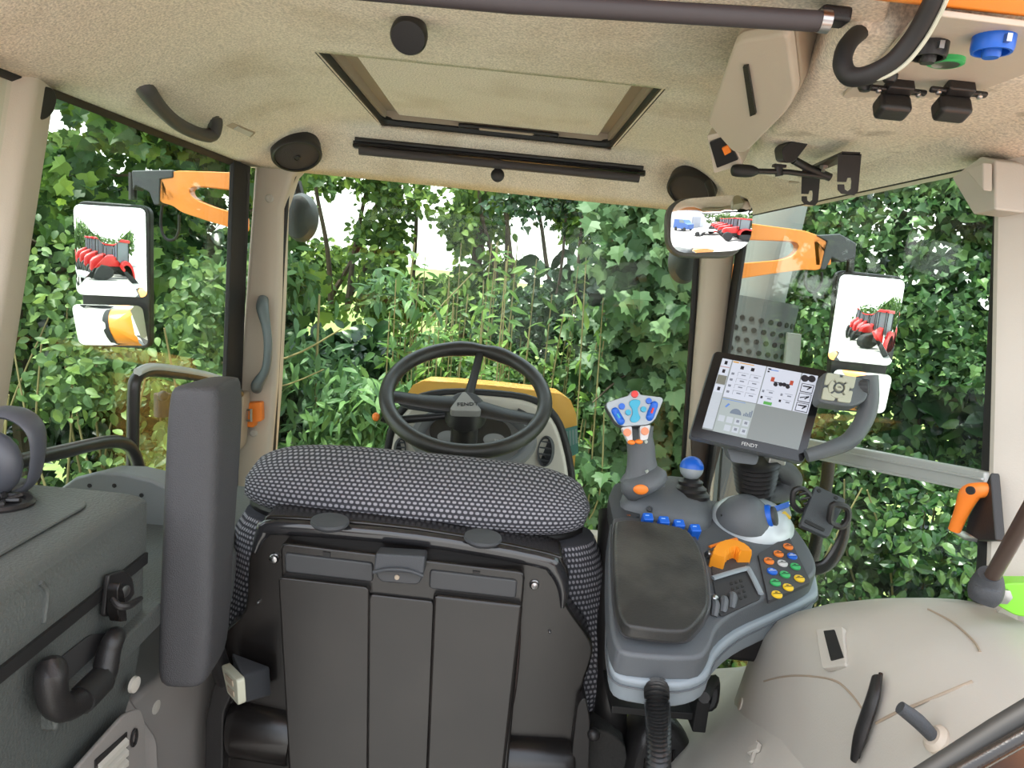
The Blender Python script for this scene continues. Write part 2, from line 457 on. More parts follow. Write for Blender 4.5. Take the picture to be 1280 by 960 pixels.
q = QF(P(884, 168, 1.12), P(912, 162, 1.10), P(930, 205, 1.12), P(893, 216, 1.15))
mb = MB(); mb.qprism(q, [(0, 0), (1, 0), (1, 1), (0, 1)], -.04, .003, .004); sw = obj('switch_surround', mb, CREAM, oc, bevel=.002)
mb = MB(); mb.qprism(q, [(.08, .16), (.86, .1), (.94, .8), (.16, .86)], .002, .006, .002); obj('rocker_switch', mb, BLACK, sw, bevel=.001)
mb = MB(); mb.qprism(q, [(.55, .36), (.8, .33), (.82, .52), (.58, .56)], .005, .010); obj('orange_button', mb, ORP, sw)
# little plugs on the console underside
for (px, py) in ((1228, 178), (1118, 212), (993, 227), (1005, 220)):
    mb = MB(); mb.lathe([(.0, -.002), (.009, -.002), (.011, .002)], frame(PZ(px, py, 1.566), (0, 0, -1)), 14)
    obj('cover_plug', mb, TAUPE, oc)
# ---- socket panel
sp_ = thing('socket_panel', 'cream overhead panel with electrical sockets at the top right', 'panel', tuple(PZ(1170, 80, 1.57)))
zq = 1.568
pp = [PZ(1052, 122, zq), PZ(1105, 72, zq), PZ(1150, 17, zq), PZ(1300, 36, zq), PZ(1300, 122, zq)]
mb = MB(); mb.prism(rpoly(pp, .004), V(0, 0, .005)); obj('panel_plate', mb, CREAM, sp_, bevel=.003)
def down(px, py, z=zq): return frame(PZ(px, py, z), (0, 0, -1))
def ring_socket(name, px, py, mt, r, hub, label=None):
    mb = MB(); M = down(px, py); mb.lathe([(r * .8, 0), (r, 0), (r, .009), (r * .94, .012), (r * .8, .012), (r * .78, .003), (.001, .003)], M, 24)
    s = obj(name, mb, mt, sp_, label=label)
    mb = MB(); mb.lathe([(r * .45, .003), (r * .45, .014), (r * .38, .016), (.0005, .016)], M, 16); obj('socket_core', mb, hub, s)
    mb = MB(); mb.box((0, r * 1.08, .006), (.004, .006, .006), M); obj('hinge_pin', mb, METAL, s)
ring_socket('round_socket', 1163, 54, BLACK, .0145, BLACK, 'black round socket')
ring_socket('round_socket', 1243, 46, BLUE, .0155, BLUE, 'blue round socket')
mb = MB(); M = down(1183, 74); mb.lathe([(.0125, 0), (.0150, 0), (.0150, .004), (.0125, .005)], M, 24); s = obj('lamp_ring', mb, GREEN, sp_, label='green lamp ring')
mb = MB(); mb.lathe([(.0, .001), (.0125, .001), (.011, .005), (.001, .006)], M, 24); obj('lamp_lens', mb, METAL, s)
for (px, py) in ((1113, 93), (1082, 105)):
    mb = MB(); mb.lathe([(.007, 0), (.007, .004), (.005, .007), (.001, .007)], down(px, py), 14); obj('plug_cap', mb, BLACK, sp_)
for (px, py) in ((1122, 112), (1197, 114)):
    M = frame(PZ(px, py, 1.56), (0, -.55, -1), (1, 0, 0))
    mb = MB(); mb.box((0, 0, 0), (.026, .018, .012), M); mb.box((0, .001, .002), (.056, .006, .005), M); s = obj('power_socket', mb, BLACK, sp_, bevel=.002)
    mb = MB(); mb.box((-.002, -.009, .014), (.032, .02, .02), M); obj('socket_cap', mb, BLACK, s, bevel=.005, seg=3)
    for sx in (-.02, .02):
        mb = MB(); mb.lathe([(.0028, 0), (.0028, .006), (.001, .007)], M @ Matrix.Translation((sx, .001, 0)), 8); obj('screw', mb, METAL, s)

# pillars
def pillar(name, rows, mt=CREAM):
    """rows: (left point, right point, depth vector)"""
    mb = MB(); rings = []
    for a, b, dv in rows:
        rings.append(rpoly([a, b, b + dv, a + dv], .015, 3))
    mb.loft(rings)
    return struct(name, mb, mt)
F_ = 1.95
pillar('trim_1', [(P(318, 188, F_), P(392, 192, F_), V(0, .07, 0)), (P(317, 215, F_), P(366, 220, F_), V(0, .07, 0)), (P(314, 260, F_), P(353, 260, F_), V(0, .07, 0)),
    (P(306, 370, F_), P(350, 370, F_), V(0, .07, 0)), (P(298, 480, F_), P(345, 480, F_), V(0, .07, 0)), (P(291, 600, F_), P(336, 600, F_), V(0, .07, 0)), (P(288, 700, F_), P(330, 700, F_), V(0, .07, 0)), (P(280, 900, F_), P(325, 900, F_), V(0, .07, 0))])
pillar('trim_2', [(P(862, 238, F_), P(930, 240, F_), V(0, .07, 0)), (P(880, 300, F_), P(922, 300, F_), V(0, .07, 0)), (P(874, 380, F_), P(912, 380, F_), V(0, .07, 0)),
    (P(866, 480, F_), P(902, 480, F_), V(0, .07, 0)), (P(857, 600, F_), P(895, 600, F_), V(0, .07, 0)), (P(850, 700, F_), P(885, 700, F_), V(0, .07, 0)), (P(840, 900, F_), P(875, 900, F_), V(0, .07, 0))])
# rear pillars
pillar('trim_3', [(V(-1.0, .93, 1.62), PX(51, 66, -.68), V(-.02, .08, 0)), (V(-1.0, .90, 1.3), PX(13, 310, -.68), V(-.02, .08, 0)), (V(-1.0, .88, .9), V(-.69, .92, .9), V(-.02, .08, 0)), (V(-.8, .85, .3), V(-.7, .86, .3), V(-.02, .08, 0))])
pr = pillar('trim_4', [(PX(1239, 58, .585), PX(1239, 58, .585) + V(.22, -.14, 0), V(0.03, .03, 0)), (PX(1240, 250, .60), PX(1240, 250, .6) + V(.22, -.14, 0), V(.03, .03, 0)),
    (PX(1236, 480, .60), PX(1236, 480, .6) + V(.22, -.14, 0), V(.03, .03, 0)), (PX(1230, 700, .6), PX(1230, 700, .6) + V(.22, -.14, 0), V(.03, .03, 0)),
    (PX(1222, 860, .6), PX(1222, 860, .6) + V(.22, -.14, 0), V(.03, .03, 0)), (PX(1212, 1000, .6), PX(1212, 1000, .6) + V(.22, -.14, 0), V(.03, .03, 0))], CREAM2)
for o_, (px, py, Y) in ((bpy.data.objects['trim_1'], (337, 248, F_)), (bpy.data.objects['trim_1'], (317, 541, F_))):
    mb = MB(); mb.lathe([(.0, -.002), (.011, -.002), (.011, .003), (.008, .006), (.003, .006), (.003, .004), (.0005, .004)], frame(P(px, py, Y), (0, -1, 0)), 16)
    obj('cover_plug', mb, CREAM2, o_)
mb = MB(); mb.lathe([(.0, -.002), (.011, -.002), (.0105, .002), (.0005, .003)], frame(PX(1258, 772, .612), (-.3, -1, 0)), 16, sx=1, sy=1.6); obj('cover_plug', mb, CREAM2, pr)
# black filler behind the terminal, lower right pillar
mb = MB(); mb.prism([P(864, 540, 1.93), P(902, 556, 1.93), P(880, 640, 1.93), P(868, 640, 1.93)], V(0, .01, 0)); struct('trim_5', mb, BLACK)
mb = MB(); mb.prism([P(903, 560, 1.94), P(925, 565, 1.94), P(922, 640, 1.94), P(897, 640, 1.94)], V(0, .02, 0)); struct('trim_6', mb, MGREY, bevel=.004)

# windscreen
w1 = sroot('window_1', (0, 2.02, .8))
arch = [(356, 206), (620, 214), (868, 246), (884, 262), (872, 380), (861, 520), (853, 640), (846, 760), (332, 760), (338, 600), (345, 420), (352, 290), (366, 222)]
outer = [P(x, y, 2.03) for x, y in arch]
mb = MB(); mb.prism(outer, V(0, .005, 0)); obj('pane', mb, GLASS, w1, smooth=False)
mb = MB(); mb.tube(rpoly([P(x, y, 1.975) for x, y in ((372, 207), (620, 213), (868, 248), (874, 264), (866, 400), (856, 560), (842, 780), (330, 780), (341, 560), (352, 330), (358, 240))], .02, 3), .0085, 8, closed=True, sm=0)
obj('rubber_seal', mb, RUBBER, w1)
mb = MB(); mb.box((-.05, 2.0, .50), (1.3, .05, .24)); obj('lower_panel', mb, CREAM, w1, bevel=.01)
mb = MB(); mb.tube([V(-.62, 2.0, 1.57), V(-.05, 2.0, 1.585), V(.55, 2.0, 1.575)], .018, 10); obj('upper_frame', mb, TAUPE, w1)

# left door (glass in black frame)
d1 = sroot('door_1', (-.70, 1.4, .3))
XD = -.705
lft = [PX(62, 103, XD), PX(309, 206, XD), PX(296, 486, XD)]
ptsd = [V(XD, .96, 1.56), V(XD, 1.925, 1.555), V(XD, 1.93, .96), V(XD, 1.93, .45), V(XD, .75, .35), V(XD, .86, 1.0)]
mb = MB(); mb.prism(ptsd, V(-.005, 0, 0)); obj('pane', mb, GLASS, d1, smooth=False)
mb = MB(); mb.tube(rpoly(ptsd, [.05, .05, .0, .03, .03, .0], 4), .016, 8, closed=True, sm=0, flat=(1.5, .8, (1, 0, 0))); obj('rubber_seal', mb, RUBBER, d1)
mb = MB(); mb.prism(rpoly([PX(40, 104, -.70), PX(58, 110, -.70), PX(62, 122, -.70), PX(58, 140, -.70), PX(46, 150, -.70), PX(34, 148, -.70)], .012), V(.012, 0, 0)); obj('hinge_cover', mb, BLACK, d1, bevel=.005)
mb = MB(); mb.box((-.699, 1.892, .98), (.012, .115, 1.15)); obj('front_jamb', mb, RUBBER, d1, bevel=.003)
# door frame horizontal strip at waist (reflected orange band and silver U rail are built as rails)
# right window
w3 = sroot('window_2', (.61, 1.4, .6))
ptsr = [V(.622, .955, 1.562), V(.612, 1.93, 1.558), V(.612, 1.94, 1.0), V(.612, 1.94, .40), V(.622, .74, .40), V(.622, .835, 1.05)]
mb = MB(); mb.prism(ptsr, V(.005, 0, 0)); obj('pane', mb, GLASS, w3, smooth=False)
mb = MB(); mb.tube(rpoly(ptsr, [.03, .04, 0, 0, 0, 0], 4), .012, 8, closed=True, sm=0, flat=(1.3, .8, (1, 0, 0))); obj('rubber_seal', mb, RUBBER, w3)
mb = MB(); mb.box((.607, 1.93, .98), (.010, .06, 1.15)); obj('front_jamb', mb, RUBBER, w3, bevel=.003)
q = QF(PX(1028, 552, .60), PX(1245, 592, .60), PX(1245, 620, .60), PX(1030, 576, .60))
mb = MB(); mb.qprism(q, [(-.5, 0), (.955, 0), (.955, 1), (-.5, 1)], -.02, 0, 0); cb = obj('cross_bar', mb, ALU, w3, bevel=.003)
mb = MB(); mb.qprism(q, [(-.5, .3), (.955, .3), (.955, .42), (-.5, .42)], 0, .004); obj('bar_rib', mb, ALU, cb, bevel=.001)
mb = MB(); mb.qprism(q, [(-.5, .88), (.955, .88), (.955, 1), (-.5, 1)], 0, .006); obj('bar_rib', mb, ALU, cb, bevel=.001)

# floor, lower left wall, lower front
mb = MB(); mb.box((-.05, 1.2, -.01), (1.5, 1.7, .04)); struct('floor', mb, mat('floor_mat', (.05, .05, .05), .8, bump=.3))
mb = MB()
mb.prism([V(-.62, .35, .02), V(-.62, .35, .86), V(-.62, 1.5, .80), V(-.62, 1.9, .5), V(-.62, 1.9, .02)], V(-.08, 0, 0))
wl_ = struct('wall_left', mb, CREAM2, bevel=.01)
# lower left: sloping cream side housing with hatch and louvres
xw = -.46
hw = MB()
rings = []
for Y, x0, zt in ((.30, -.40, .80), (.50, -.40, .80), (.62, -.405, .80), (.72, -.41, .79), (.80, -.40, .78), (.86, -.385, .76)):
    rings.append([V(x0, Y, .02), V(x0, Y, .55), V(x0 - .01, Y, zt - .06), V(x0 - .05, Y, zt), V(-.62, Y, zt), V(-.62, Y, .02)])
hw.loft(rings)
wa = obj('side_housing', hw, mat('shaded_cream_plastic', (.24, .225, .21), .5, bump=.1, bscale=400), wl_, bevel=.008)  # same cream plastic, with the shade down here put into its darker colour
hw = MB(); hw.prism([V(-.44, .86, .02), V(-.44, .86, .74), V(-.40, 1.10, .74), V(-.40, 1.10, .02)], V(-.20, .1, 0)); obj('seat_plinth', hw, mat('shaded_cream_plastic', (1, 1, 1)), wl_, bevel=.01)
hx = -.3985
q = QF(PX(20, 1010, hx), PX(168, 883, hx), PX(176, 1010, hx), PX(60, 1100, hx))
hq = [PX(82, 968, hx), PX(150, 892, hx), PX(170, 884, hx), PX(176, 900, hx), PX(176, 1100, hx), PX(60, 1100, hx)]
mb = MB(); mb.prism(rpoly(hq, .012), V(.006, 0, 0)); hat = obj('access_hatch', mb, mat('shaded_cream_plastic', (1, 1, 1)), wl_, bevel=.003)
for k in range(5):
    a = PX(122, 955 + k * 13, hx + .007); b = PX(157, 921 + k * 13, hx + .007)
    mb = MB(); mb.prism([a, b, b - V(0, 0, .006), a - V(0, 0, .006)], V(.004, 0, -.004)); obj('louvre', mb, CREAM2, hat)
mb = MB(); mb.prism([PX(118, 950, hx + .0065), PX(158, 915, hx + .0065), PX(158, 1010, hx + .0065), PX(118, 1050, hx + .0065)], V(.001, 0, 0)); obj('vent_opening', mb, BLACK, hat)
mb = MB(); mb.tube([PX(168, 922, hx + .008) + V(0, .006 * math.cos(t), .010 * math.sin(t)) for t in [k * PI / 5 for k in range(10)]], .0018, 6, closed=True, sm=2); obj('pull_ring', mb, BLACK, hat)
for (px, py) in ((170, 856), (196, 884)):
    X_ = -.402
    mb = MB(); mb.lathe([(.0, -.004), (.010, -.004), (.0095, .000), (.0005, .001)], frame(PX(px, py, X_ + .003 - (.03 if px > 180 else 0)), (1, -.1, 0)), 16); obj('cover_plug', mb, CREAM2, wl_)

# outside shell of the roof
mb = MB(); mb.box((-.05, 1.25, 1.80), (1.45, 1.62, .14)); struct('roof', mb, ORANGE, bevel=.03)
for k, x in ((9, -.80), (10, .70)):
    mb = MB(); mb.box((x, 1.3, 1.66), (.19, 1.36, .14)); struct('trim_%d' % k, mb, CREAM, bevel=.01)
mb = MB(); mb.prism([V(-.75, y, z) for y, z in ((.583, 1.574), (.565, 1.582), (.51, 1.63), (.44, 1.70), (.38, 1.76), (.634, 1.76), (.634, 1.64), (.60, 1.60))], V(1.55, 0, 0)); struct('trim_7', mb, ORANGE, bevel=.006)
mb = MB(); mb.prism([PZ(x, y, 1.583) for x, y in ((400, -60), (740, -34), (1085, -4), (1112, 6), (1100, 60), (1056, 44), (1030, 16), (740, -6), (400, -30))], V(0, 0, .03)); struct('trim_11', mb, HL, bevel=.004)
mb = MB(); mb.prism([PZ(1202, 17, 1.573), PZ(1208, 24, 1.573), PZ(1248, 29, 1.573), PZ(1252, 24, 1.573)], V(0, 0, -.004)); struct('trim_8', mb, RUBBER)

# ------------------------------------------------------------------ ceiling fittings
# rear blind tube
rb = thing('rear_blind', 'rolled dark blind tube under the headliner at the top edge', 'blind', tuple(PZ(800, 8, 1.64)))
mb = MB(); BT = [P(300, -27, .60), P(640, 4, .60), P(1030, 27, .60)]; mb.tube(BT, .0078, 14, sm=0); tb = obj('roller_tube', mb, mat('blind_fabric', (.045, .038, .04), .6), rb)
mb = MB(); mb.tube([BT[2] - V(.004, 0, 0), BT[2] + V(.004, 0, 0)], .0086, 14, sm=0); obj('end_cap', mb, METAL, tb)
mb = MB(); c = BT[2]; mb.box(c + V(.010, .01, .008), (.024, .02, .012)); obj('bracket', mb, BLACK, rb, bevel=.003)
# front blind
fb = thing('front_blind', 'rolled black sun blind mounted above the windscreen', 'blind', tuple(P(625, 200, 1.84)))
yb = 1.845
mb = MB(); mb.prism(rpoly([P(441, 169, yb), P(807, 205, yb), P(807, 220, yb), P(441, 184, yb)], .003), V(0, .035, 0)); obj('cassette', mb, BLACK, fb, bevel=.004)
mb = MB(); mb.tube([P(444, 174, yb - .006), P(804, 210, yb - .006)], .0065, 10, sm=0); obj('roller_tube', mb, BLACK, fb)
mb = MB(); mb.tube([P(441, 181, yb - .004), P(806, 216, yb - .004)], .003, 8, sm=0); obj('trim_rib', mb, GLOSSB, fb)
mb = MB(); mb.tube([P(449, 188, yb - .012), P(799, 223, yb - .012)], .0105, 12, sm=0); bt = obj('bottom_bar', mb, mat('blind_fabric', (1, 1, 1)), fb)
mb = MB(); mb.ball(P(622, 219, yb - .002), .017, .008, .017); mb.tube([P(622, 212, yb), P(622, 203, yb)], .008, 8, sm=0); obj('pull_knob', mb, BLACK, bt)
for px, py in ((436, 169), (811, 207)):
    mb = MB(); mb.tube([P(px, py, yb), P(px + (5 if px < 600 else -5), py + .5, yb)], .004, 8, sm=0); obj('end_pin', mb, METAL, fb)

def disc(name, label, px, py, z, r, sx=1.0, tilt=(0, -.35, -1)):
    o, nc = PC(px, py, .036); M = frame(o, nc + V(0, -.30, -.2), (1, 0, 0))
    t = thing(name, label, 'speaker', tuple(o))
    mb = MB(); mb.lathe([(r * .98, -.06), (r, 0), (r, .008), (r * .93, .013), (r * .86, .013), (r * .84, .009)], M, 40, sx=sx); mb.f = mb.f[:-2]; obj('rim', mb, BLACK, t)
    mb = MB(); mb.lathe([(r * .85, .006), (r * .84, .009), (r * .5, .0125), (r * .12, .014), (.0005, .014)], M, 40, sx=sx); gr = obj('grille', mb, mat('speaker_mesh', (.03, .024, .024), .6, bump=.6, bscale=900), t)
    return t, M, gr
t, M, gr = disc('round_speaker', 'black round speaker in the headliner above the left front pillar', 366, 176, 1.612, .056, 1.08)
mb = MB(); mb.lathe([(.007, .013), (.009, .0155), (.007, .0165), (.006, .0145)], M, 16); obj('emblem', mb, BLACK, gr)
disc('round_speaker', 'black round speaker behind the small interior mirror', 872, 222, 1.606, .058, 1.05)
o = PC(514, 14, .028)[0]; t = thing('ceiling_knob', 'black round puck on the headliner behind the sunroof', 'cap', tuple(o))
M = frame(o, (0, -1.2, -1)); mb = MB(); mb.lathe([(.02, -.02), (.0245, 0), (.0245, .010), (.022, .014), (.0005, .0145)], M, 32); obj('puck', mb, BLACK, t)
mb = MB(); mb.box((0, .016, -.012), (.03, .02, .014), M); obj('mount', mb, BLACK, t, bevel=.003)

# ceiling grab handle
gh = thing('grab_handle', 'dark grey plastic grab handle on the headliner above the left window', 'handle', tuple(PZ(220, 120, 1.60)))
HC = [PC(x, y, h)[0] for x, y, h in ((178, 101, 0), (178, 103, .012), (192, 116, .028), (213, 132, .034), (238, 145, .034), (257, 151, .028), (266, 145, .012), (264, 141, 0))]; a, b = HC[0], HC[-1]
HG = mat('handle_dark_grey', (.06, .056, .054), .5, bump=.2, bscale=500)
mb = MB(); mb.tube(HC, [.013, .015, .0125, .0125, .0125, .014, .0135, .012], 12)
obj('grip', mb, HG, gh)
for p_ in (a, b):
    mb = MB(); mb.ball(p_, .017, .022, .012); obj('end_foot', mb, HG, gh)
cl = thing('interior_lamp', 'small clear rectangular lamp between ceiling handle and left speaker', 'lamp', tuple(PX(297, 156, -.60)))
q = QF(*[PC(x, y, .010)[0] for x, y in ((279, 150), (287, 146), (316, 159), (310, 165))])
mb = MB(); mb.qprism(q, [(0, 0), (1, 0), (1, 1), (0, 1)], -.01, .003, .002); obj('housing', mb, TAUPE, cl, bevel=.001)
mb = MB(); mb.qprism(q, [(.12, .25), (.88, .25), (.88, .9), (.12, .9)], .003, .005, .002); obj('lens', mb, CREAM2, cl)
# pillar grab handle
ph = thing('pillar_handle', 'slim grey green grab handle on the left front pillar', 'handle', tuple(P(328, 480, 1.94)))
HGG = mat('grey_green_plastic', (.12, .15, .155), .45)
mb = MB(); mb.tube([P(329, 374, 1.945), P(328, 385, 1.92), P(333, 410, 1.905), P(335, 435, 1.90), P(332, 462, 1.905), P(322, 480, 1.92), P(321, 486, 1.945)], [.014, .016, .0115, .011, .0115, .016, .014], 12); obj('grip', mb, HGG, ph)
for p_ in (P(329, 380, 1.94), P(322, 481, 1.94)):
    mb = MB(); mb.ball(p_, .014, .014, .022); obj('end_foot', mb, HGG, ph)

# microphone and headset hooks on overhead console
mc = thing('microphone', 'black gooseneck microphone under the overhead console', 'microphone', tuple(PZ(1000, 205, 1.57)))
MY = 1.12
mb = MB(); mb.tube([P(948, 214, MY), P(985, 215, MY), P(1037, 222, MY)], .0042, 10, sm=0); obj('boom', mb, BLACK, mc)
mb = MB(); mb.tube([P(914, 213, MY), P(917, 213, MY), P(928, 213.5, MY), P(940, 214, MY), P(948, 214.5, MY)], [.004, .0085, .0095, .0085, .004], 12, sm=3); obj('foam_head', mb, RUBBER, mc)
mb = MB(); mb.tube([P(973, 208, MY), P(974, 220, MY)], .006, 10, sm=0); mb.box(P(974, 207.5, MY), (.018, .012, .004)); obj('clamp_screw', mb, BLACK, mc)
mb = MB(); mb.tube([P(992, 200, MY - .01), P(1010, 210, MY), P(1038, 222, MY)], .006, 10, sm=0); obj('swivel_arm', mb, BLACK, mc)
mb = MB(); mb.prism(rpoly([P(977, 185, MY - .03), P(990, 176, MY - .03), P(1012, 178, MY - .03), P(1003, 190, MY - .03), P(992, 204, MY - .03), P(980, 203, MY - .03)], .006), V(0, .035, .005)); obj('base_block', mb, BLACK, mc, bevel=.004)
hk = thing('hook_bracket', 'black metal bracket with two slotted hooks under the overhead console', 'bracket', tuple(PZ(1040, 195, 1.57)))
def hook(x0, y0, x1, y1, Y):
    w = x1 - x0; h = y1 - y0
    pts = [(x0 + w * .02, y0), (x1, y0 + h * .01), (x1 - w * .14, y1 - h * .1), (x1 - w * .3, y1), (x0 + w * .15, y1 - h * .04), (x0, y1 - h * .14), (x0 + w * .0, y1 - h * .26), (x0 + w * .28, y1 - h * .26),
           (x0 + w * .3, y1 - h * .14), (x0 + w * .42, y1 - h * .10), (x0 + w * .55, y1 - h * .16), (x0 + w * .58, y1 - h * .34), (x0 + w * .55, y1 - h * .42), (x0 + w * .42, y1 - h * .42), (x0 + w * .36, y1 - h * .32), (x0 - w * .02, y1 - h * .33)]
    mb = MB(); mb.prism([P(a, b, Y) for a, b in pts], V(.001, .003, 0)); obj('hook', mb, BLACK, hk, smooth=False)
hook(1047, 192, 1077, 244, 1.02)
hook(1002, 212, 1026, 257, 1.18)
mb = MB(); mb.prism([P(1014, 210, 1.18), P(1052, 193, 1.02), P(1075, 194, 1.02), P(1026, 214, 1.18)], V(0, 0, .004)); obj('mounting_plate', mb, BLACK, hk)
mb = MB(); mb.lathe([(.006, 0), (.006, .004), (.003, .005), (.003, .009)], frame(P(1030, 207, 1.10), (0, 0, -1)), 6); obj('bolt', mb, METAL, hk)

# coiled black cable with pale stripe at top right
cbl = thing('cable_loop', 'thick black cable with a pale stripe looping at the top right', 'cable', tuple(PZ(1080, 60, 1.6)))
cy = .60
cp = [P(1098, 30, .68), P(1078, 38, .66), P(1060, 55, .63), P(1053, 78, .61), P(1062, 95, .60), P(1085, 94, .59), P(1115, 78, .58), P(1140, 50, .57), P(1157, 22, .56), P(1172, -10, .55), P(1180, -40, .55)]
mb = MB(); mb.tube(cp, .0075, 12); cj = obj('jacket', mb, RUBBER, cbl)
mb = MB(); mb.tube([p + V(.0045, -.0065, -.002) for p in [P(1066, 97, .60), P(1088, 97, .59), P(1117, 81, .58), P(1141, 53, .57), P(1158, 24, .56), P(1172, -8, .55), P(1180, -40, .55)]], .0016, 6); obj('stripe', mb, IVORY, cj)

# interior mirror
im = thing('interior_mirror', 'small rounded interior mirror at the top of the right front pillar', 'mirror', tuple(P(883, 284, 1.5)))
def mirror_unit(tl, tr, br, bl, frame_t, root, mt, R, nrm, corner, fname='frame', sub=None, depth=.03):
    q = QF(tl, tr, br, bl)
    mb = MB(); mb.qprism(q, [(0, 0), (1, 0), (1, 1), (0, 1)], -depth, 0.0, corner, 6); f = obj(fname, mb, mt, root, bevel=.005, seg=2)
    # curved reflecting face, leaning as needed inside the frame
    W, H = q.w - 2 * frame_t, q.h - 2 * frame_t
    c = q(.5, .5, .0025)
    x = (q(.6, .5) - q(.4, .5)).normalized(); y = (q(.5, .4) - q(.5, .6)).normalized()
    n = Vector(nrm).normalized() if nrm else q.n
    ol = rpoly([V(-W / 2, H / 2, 0), V(W / 2, H / 2, 0), V(W / 2, -H / 2, 0), V(-W / 2, -H / 2, 0)], max(corner - frame_t, .004), 6)
    return q, c, x, y, n, ol, f
def reflector(name, q, c, x, y, n, ol, R, parent, K=14):
    """convex mirror glass filling a rounded outline; its normals follow a sphere about n"""
    # concentric rings give the curved sheet
    vs = []; fs = []
    rings = [0.001] + [k / K for k in range(1, K + 1)]; N = len(ol)
    for t in rings:
        for p in ol:
            u, v = p.x * t, p.y * t
            sag = -(u * u + v * v) / (2 * R)
            # plane offset that turns the sheet's normal from q.n towards n
            k = q.n
            du = -(n.dot(x)) / n.dot(k); dv = -(n.dot(y)) / n.dot(k)
            vs.append(c + x * u + y * v + k * (du * u + dv * v + sag))
    for a in range(len(rings) - 1):
        for i in range(N):
            j = (i + 1) % N; fs.append((a * N + i, a * N + j, (a + 1) * N + j, (a + 1) * N + i))
    fs.append(tuple(range(N)))
    lo = min((v - c).dot(q.n) for v in vs)
    vs = [v + q.n * (-lo + .0005) for v in vs]
    mb = MB(); mb.add(vs, fs); o = obj(name, mb, MIRROR, parent)
    return o
def mirror_normal(M_, rdir):
    d = (Vector(M_) - CP).normalized(); return (Vector(rdir).normalized() - d).normalized()
imc = P(883, 284, 1.5)
n_ = mirror_normal(imc, (-.52, -.86, -.06))
A = mirror_unit(P(833, 248, 1.5), P(931, 245, 1.5), P(930, 322, 1.49), P(834, 321, 1.49), .007, im, mat('mirror_case_grey', (.10, .095, .085), .5), .9, n_, .045, 'case')
reflector('mirror_glass', A[0], A[1], A[2], A[3], A[4], A[5], .45, A[6])
mb = MB(); mb.tube([P(885, 275, 1.53), P(890, 245, 1.56), P(885, 228, 1.58)], .008, 10); obj('stem', mb, BLACK, im)

# white lamp body at the right pillar
wlm = thing('work_lamp_cover', 'cream plastic flap beside the right rear pillar top', 'cover', tuple(PX(1215, 235, .58)))
mb = MB(); mb.prism([PX(1189, 222, .575), PX(1226, 195, .575), PX(1244, 200, .575), PX(1244, 262, .575), PX(1216, 268, .575)], V(.04, .004, 0)); obj('housing', mb, CREAM2, wlm, bevel=.003)
mb = MB(); mb.prism([PX(1218, 214, .572), PX(1241, 204, .572), PX(1241, 240, .572)], V(-.012, 0, 0)); obj('rib', mb, CREAM2, wlm, bevel=.002)

# gas strut, lime clip
gs = thing('gas_strut', 'black gas strut with ball end fixed to the right rear pillar', 'strut', tuple(P(1232, 740, .72)))
mb = MB(); mb.tube([P(1236, 728, .72), P(1330, 560, .60)], .0075, 12, sm=0); obj('rod', mb, mat('strut_rod', (.07, .045, .035), .3), gs)
mb = MB(); mb.tube([P(1237, 717, .715), P(1235, 728, .72), P(1231, 742, .72), P(1227, 752, .72)], [.011, .0155, .0165, .013], 14); obj('ball_socket', mb, DGREY, gs)
mb = MB(); mb.tube([P(1240, 744, .73), P(1258, 741, .75)], .006, 10, sm=0); obj('ball_stud', mb, METAL, gs)
lc = thing('lime_clip', 'lime green metal bracket at the ball end of the gas strut', 'bracket', tuple(P(1266, 752, .74)))
mb = MB(); mb.prism(rpoly([P(1245, 733, .735), P(1262, 729, .735), P(1310, 729, .735), P(1310, 776, .735), P(1270, 770, .735), P(1245, 756, .735)], .006), V(0, .02, 0)); obj('plate', mb, LIME, lc, bevel=.004, seg=3)
mb = MB(); mb.lathe([(.009, 0), (.009, .005), (.004, .006), (.0005, .006)], frame(P(1252, 744, .733), (0, -1, 0)), 6); obj('nut', mb, METAL, lc)

# orange release handle at right
oh = thing('window_release', 'orange lever on black bracket at the right window rear edge', 'lever', tuple(PX(1210, 670, .59)))
mb = MB(); mb.tube([PX(1240, 612, .60), PX(1222, 613, .585), PX(1212, 618, .58), PX(1203, 638, .578), PX(1193, 663, .578)], [.009, .010, .0115, .0085, .007], 12, sm=4, flat=(1, .8, (0, 1, 0))); lv = obj('lever', mb, ORP, oh)
mb = MB(); mb.lathe([(.005, 0), (.005, .003), (.0005, .003)], frame(PX(1214, 613, .568), (-1, -.6, 0)), 12); obj('screw', mb, RUBBER, lv)
mb = MB(); mb.prism([PX(1238, 590, .592), PX(1225, 620, .592), PX(1210, 645, .592), PX(1205, 668, .592), PX(1222, 676, .592), PX(1245, 676, .592)], V(.012, 0, 0)); obj('bracket', mb, BLACK, oh, bevel=.002)
mb = MB(); mb.prism([PX(1192, 662, .585), PX(1206, 664, .592), PX(1222, 674, .592), PX(1206, 671, .59)], V(0, 0, -.004)); obj('latch_plate', mb, METAL, oh)

